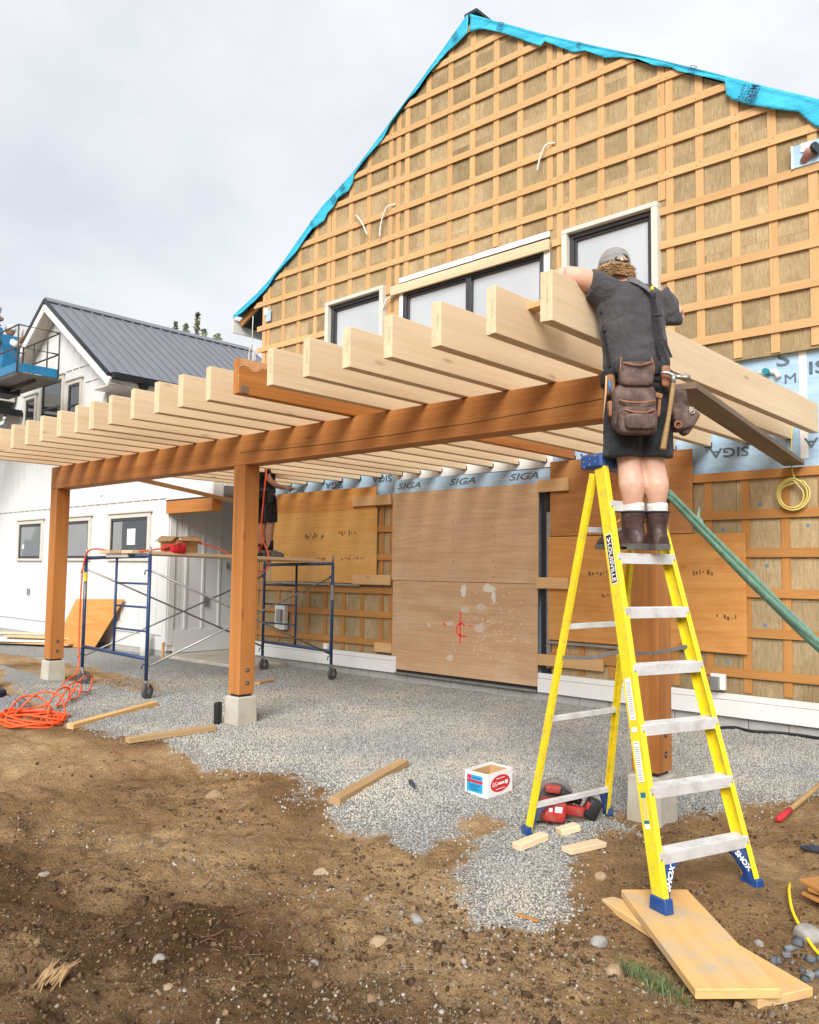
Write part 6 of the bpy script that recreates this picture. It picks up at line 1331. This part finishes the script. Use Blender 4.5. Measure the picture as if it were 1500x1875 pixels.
# yellow hose
h_ = tube('yellow_hose', [gpt(-2.085, -3.95, .005)] + [gpt(x, y, .03) for x, y in ((-2.021, -4.157), (-1.946, -4.337), (-1.855, -4.481), (-1.752, -4.587), (-1.62, -4.67), (-1.4, -4.75))], .0075, M_YHOSE, None, 8, n=5); tag(h_, 'thin yellow hose curving across the dirt at the right edge', 'hose')
for i, (z, sh, a) in enumerate(((.02, 0, 1.2), (.05, .02, 1.35), (.075, -.005, 1.1))):
    o = link('cedar_shingle', box_mesh(.26, .16, .016, .002), M_STRAP2, None, Matrix.Translation(gpt(-1.82 + sh, -4.13, z + .02)) @ Matrix.Rotation(a, 4, 'Z') @ Matrix.Rotation(.06, 4, 'X')); tag(o, ('lowest', 'middle', 'topmost')[i] + ' reddish cedar board of the small stack at the right edge', 'board', 'cedar boards at the right edge')
# black hose along the wall
b_ = tube('black_hose', [gpt(-4.02, -.30, .02), gpt(-3.9, -.12, .02), gpt(-3.7, -.2, .02), gpt(-3.5, -.10, .02), gpt(-3.3, -.05, .02), gpt(-3.15, -.06, .02), gpt(-2.8, -.05, .02)], .014, M_DARK, None, 8, n=5); tag(b_, 'black hose lying along the wall foot at the right', 'hose')
# yellow cable coil hung on the wall
yc = []
for k in range(5):
    r = .135 + .022 * math.sin(k * 2.1); ox, oz = .012 * math.cos(k * 1.7), .012 * math.sin(k * 2.3)
    for j in range(10): a = 2 * math.pi * j / 10 + math.pi / 2; yc.append((-3.315 + ox + r * math.cos(a), -.03 - .006 * k, 2.36 + oz + r * 1.02 * math.sin(a)))
yc = [(-3.34, .07, 3.1), (-3.345, .05, 2.9), (-3.33, -.02, 2.66), (-3.30, -.035, 2.53)] + yc
o = tube('cable_coil', yc, .0075, M_YCORD, None, 6, n=4); tag(o, 'yellow cable coil hanging on the strapped wall at the right', 'cable')
# green tarp twisted and tied to the right post
gt = thing('green_tarp', 'long green twisted tarp tied to the right post and running down right', 'tarp', (-2.98, -3.4, 2.0)); A_ = Vector((-2.955, -3.50, 2.09)); B_ = Vector((-2.78, -1.0, .98)); C_ = B_ + (B_ - A_) * .35; P = [A_.lerp(C_, t) - Vector((0, 0, .05 * math.sin(t * math.pi))) for t in np.linspace(0, 1, 30)]
for k in range(3):
    Q = [p + Vector((.010 * math.cos(i * .12 + k * 2.1), 0, (.021 + .010 * min(1, i / 12)) * math.sin(i * .10 + k * 2.1))) for i, p in enumerate(P)]; tube('fold', Q, [float(np.interp(i, [0, 4, 10, 29], [.016, .02, .028, .032])) for i in range(30)], M_GREEN, gt, 9)
tube('knot', [A_ + Vector((-.0, .35, -.15)), A_ + Vector((.012, .40, -.175)), A_ + Vector((0, .47, -.21))], [.03, .042, .032], M_GREEN, gt, 10); V = [A_ + Vector((0, .40, -.16)), A_ + Vector((.0, .46, -.14)), A_ + Vector((.01, .44, -.05)), A_ + Vector((.02, .43, -.15))]; link('tail', mesh(V, [(0, 1, 2), (1, 3, 2), (3, 0, 2)]), M_GREEN, gt)
link('post_loop', mesh(*tube_geo([(-2.985, -3.605, 2.10), (-2.985, -3.385, 2.06), (-3.20, -3.385, 2.07), (-3.20, -3.605, 2.10)], .018, 8, True)), M_GREEN, gt)
# black case behind the middle post's pier, cloth heap, pier at the left edge
o = box('black_case', (.05, .09, .22), (-7.70, -3.70, gz(-7.7, -3.7) + .11), M_DARK, None, rot=.3, k=.012); tag(o, 'slim black case leaning on the middle concrete pier', 'case')
V, Fc = [], []; n = 26; r_ = random.Random(8)
for i in range(n):
    for j in range(n):
        u, v_ = i / (n - 1) - .5, j / (n - 1) - .5; rr_ = max(0, 1 - (abs(2 * u) ** 2.5 + abs(2 * v_) ** 2.5)); hh = .20 * rr_ ** .6 * (.55 + .6 * (float(fbm(np.array([u * 3 + 5]), np.array([v_ * 3]), 2.2, 4)[0]) + .5)); x, y = -10.33 + u * .62 * .8 - v_ * .5 * .6, -4.78 + u * .62 * .6 + v_ * .5 * .8; V.append((x, y, gz(x, y) + hh - .005))
for i in range(n - 1):
    for j in range(n - 1): Fc.append((i * n + j, (i + 1) * n + j, (i + 1) * n + j + 1, i * n + j + 1))
ch = thing('clothes_heap', 'heap of dark and grey clothes on the ground at the left edge', 'clothes', (-10.3, -4.75, 0)); link('grey_jacket', mesh(V, Fc, True), cloth('grey_jacket_cloth', (.24, .23, .24), 1.), ch); v, f = pillow((.40, .24, .13), 8, .7); link('dark_cap', mesh([(p.x - 10.42, p.y - 4.86, p.z + gz(-10.42, -4.86) + .17) for p in map(Vector, v)], f, True), cloth('navy_cloth', (.02, .02, .035), .9), ch)
o = tube('pier_stub', [(-11.85, -4.45, -.1), (-11.85, -4.45, .2), (-11.85, -4.45, .215)], [.15, .14, .13], M_CONC, None, 20, smooth=False); tag(o, 'round concrete pier stub at the left edge', 'concrete pier')
# leaning plywood and lumber pile by the white house
o = link('plywood_board', box_mesh(1.22, .018, 1.02, .002), M_PLYO, None, Matrix(((.93, .0, .37, -15.75), (.37, .25, -.28, -1.12), (0, .97, .0, 0), (0, 0, 0, 1)))); bpy.data.objects.remove(o)
V = []; 
for y_off in (0, -.018):
    V += [(-16.80, -1.30 + y_off, .01), (-15.50, -1.14 + y_off, .01), (-14.97, -.85 + y_off, .955), (-16.90, -.85 + y_off, .90)]
o = link('plywood_board', mesh(V, [(0, 1, 2, 3)[::-1], (4, 5, 6, 7), (0, 4, 5, 1), (1, 5, 6, 2), (2, 6, 7, 3), (3, 7, 4, 0)]), M_PLYO); tag(o, 'orange plywood board leaning against the white house', 'plywood')
PG = 'boards heaped by the white house'
for i, (x, y, z, a, L, m, lb) in enumerate(((-17.3, -1.75, .05, .55, 1.9, M_LUM, 'brown board at the bottom of the heap by the white house'), (-17.5, -1.55, .10, .5, 1.6, M_TRIM, 'white trim board lying in the heap by the white house'), (-17.1, -1.85, .10, .62, 1.3, M_TRIM, 'short white trim board at the front of the heap'), (-17.0, -1.45, .15, .45, 1.8, M_PLANK, 'pale board lying across the heap by the white house'), (-17.7, -1.35, .18, .6, 1.5, M_PALEW, 'pale board on top of the heap at the left edge'), (-16.8, -1.65, .06, .5, 1.5, M_STRAP, 'orange strip of wood at the right of the heap'))):
    d = Vector((math.cos(a), math.sin(a), 0)) * L / 2; c = Vector((x, y, z)); o = board('heap_board', c - d, c + d, .03, .16, m); tag(o, lb, 'board', PG)
o = on_ground('red_strip', (-11.70, -3.06), (-11.54, -2.90), .03, .012, M_RED, 'small red strip on the gravel by the scaffold wheel', 'strip')
# orange/stake by the recess corner
o = board('wood_stake', (-13.35, -.98, 0), (-13.35, -.98, .28), .04, .04, M_STRAP, up=(1, 0, 0)); tag(o, 'small wooden stake at the white house corner', 'stake')
# ================================================================= BOOM LIFT AT THE LEFT EDGE
lf = thing('boom_lift', 'blue boom lift platform raised at the far left', 'lift', (-18.6, -2.2, 0)); YL0, YL1 = -2.3, -1.5
box('platform', (1.75, .8, .07), (-16.87, -1.9, 5.23), M_LIFTM, lf)
for (x0, x1, y0, y1) in ((-17.75, -16.0, YL0, YL0), (-16.0, -16.0, YL0, YL1), (-17.75, -16.0, YL1, YL1)):
    if x0 != x1: board('toe_board', (x0, y0, 5.36), (x1, y1, 5.36), .17, .015, M_LIFTB, lf)
    else: board('toe_board', (x0, y0 + .02, 5.36), (x1, y1 - .02, 5.36), .17, .015, M_LIFTB, lf)
for z in (5.75, 6.18): tube('rail', [(-17.75, YL0, z), (-16.0, YL0, z), (-16.0, YL1, z), (-17.75, YL1, z)], .018, M_LIFTM, lf, 8)
for x, y in ((-16.0, YL0), (-16.0, YL1), (-16.9, YL0), (-16.55, YL1), (-17.2, YL1), (-17.75, YL0), (-17.75, YL1)): tube('rail_post', [(x, y, 5.26), (x, y, 6.18)], .017, M_LIFTM, lf, 8)
tube('underframe', [(-17.9, -1.9, 5.12), (-16.1, -1.9, 5.16)], .03, M_LIFTM, lf, 8); box('control_box', (.5, .35, .28), (-17.62, -2.25, 6.28), M_LIFTB, lf); box('jib_head', (.40, .35, 1.15), (-17.55, -1.9, 5.72), M_LIFTB, lf); box('jib_base', (.6, .4, .16), (-17.6, -1.9, 5.14), M_DARK, lf)
board('boom', (-18.2, -1.9, 5.3), (-22.5, -2.6, 2.2), .30, .26, M_LIFTB, lf); board('boom_base', (-22.5, -2.6, 2.2), (-22.9, -2.6, .4), .5, .5, M_LIFTB, lf); box('chassis', (2.2, 1.6, .6), (-22.9, -2.6, .45), M_LIFTB, lf)
for k in range(5): tube('hydraulic_hose', [(-17.85 + .06 * k, -2.12, 5.2), (-18.0 + .04 * k, -2.3, 5.5 + .06 * k), (-17.75, -2.25, 5.85), (-17.45, -2.15, 5.6 - .08 * k)], .016, M_DARK, lf, 6, n=5)
m3 = thing('person', 'worker in white shirt standing in the raised blue lift platform', 'person', (-18.3, -1.9, 5.27)); F = Fig(m3, (-18.30, -1.9, 4.84), (1, 0, 0), (0, 1, 0))
F.add('body', [limb([(-.08, 0, .9), (-.08, .36, .72), (-.08, .30, .50)], [.09, .07, .05]), limb([(.08, 0, .9), (.08, .36, .72), (.08, .30, .50)], [.09, .07, .05]), loft([ell((0, 0, .85), .15, .11), ell((0, 0, 1.15), .15, .11), ell((.02, 0, 1.38), .17, .11), ell((.03, 0, 1.45), .06, .06)]), blob((.03, .04, 1.6), (.08, .098, .115)), limb([(.16, .02, 1.36), (.35, .05, 1.25), (.52, .05, 1.27), (.62, .05, 1.36)], [.055, .048, .042, .035]), limb([(-.14, .02, 1.36), (-.2, .1, 1.2), (-.1, .25, 1.2)], [.055, .045, .035])] + hand((.62, .05, 1.36), (.15, 0, 1), (0, 1, 0), 1, .17) + hand((-.1, .25, 1.2), (.3, .8, .1), (0, 0, -1), -1), M_SKIN2, None, .012)
F.add('shirt', [loft([ell((0, 0, .82), .185, .14), ell((0, 0, 1.1), .175, .13), ell((.02, 0, 1.38), .19, .125), ell((.03, 0, 1.46), .07, .07)]), limb([(.14, .02, 1.36), (.35, .05, 1.25), (.53, .05, 1.28)], [.08, .066, .058]), limb([(-.12, .02, 1.36), (-.2, .1, 1.2), (-.12, .22, 1.2)], [.08, .065, .055])], M_WCLOTH, None, .012); F.add('trousers', [loft([ell((0, 0, .78), .17, .13), ell((0, 0, .96), .165, .125)]), limb([(-.08, 0, .88), (-.08, .36, .72), (-.08, .30, .50)], [.10, .085, .065]), limb([(.08, 0, .88), (.08, .36, .72), (.08, .30, .50)], [.10, .085, .065])], M_WCLOTH, None, .012); F.add('hat', [loft([ell((.03, .04, z), r, r * 1.15) for z, r in ((1.60, .1), (1.66, .098), (1.71, .075), (1.735, .02))])], M_WCLOTH)
o = link('hanging_cloth', mesh([(-18.9 + .05 * math.sin(j * 1.3) + (.24 + .06 * i % 3 * .1) * (i / 6), -2.46 - .02 * math.sin(i * 1.9 + j), 6.75 - j * .075) for j in range(10) for i in range(7)], [(j * 7 + i, j * 7 + i + 1, (j + 1) * 7 + i + 1, (j + 1) * 7 + i) for j in range(9) for i in range(6)], True), M_WCLOTH); o.modifiers.new('thickness', 'SOLIDIFY').thickness = .02; tag(o, 'white cloth hanging over the lift control box', 'cloth')
o = board('siding_board', (-18.6, -2.3, 6.58), (-18.1, -2.2, 6.62), .06, .3, M_GREYW); tag(o, 'tan board held up at the lift platform', 'board')

lf.location.x -= .72
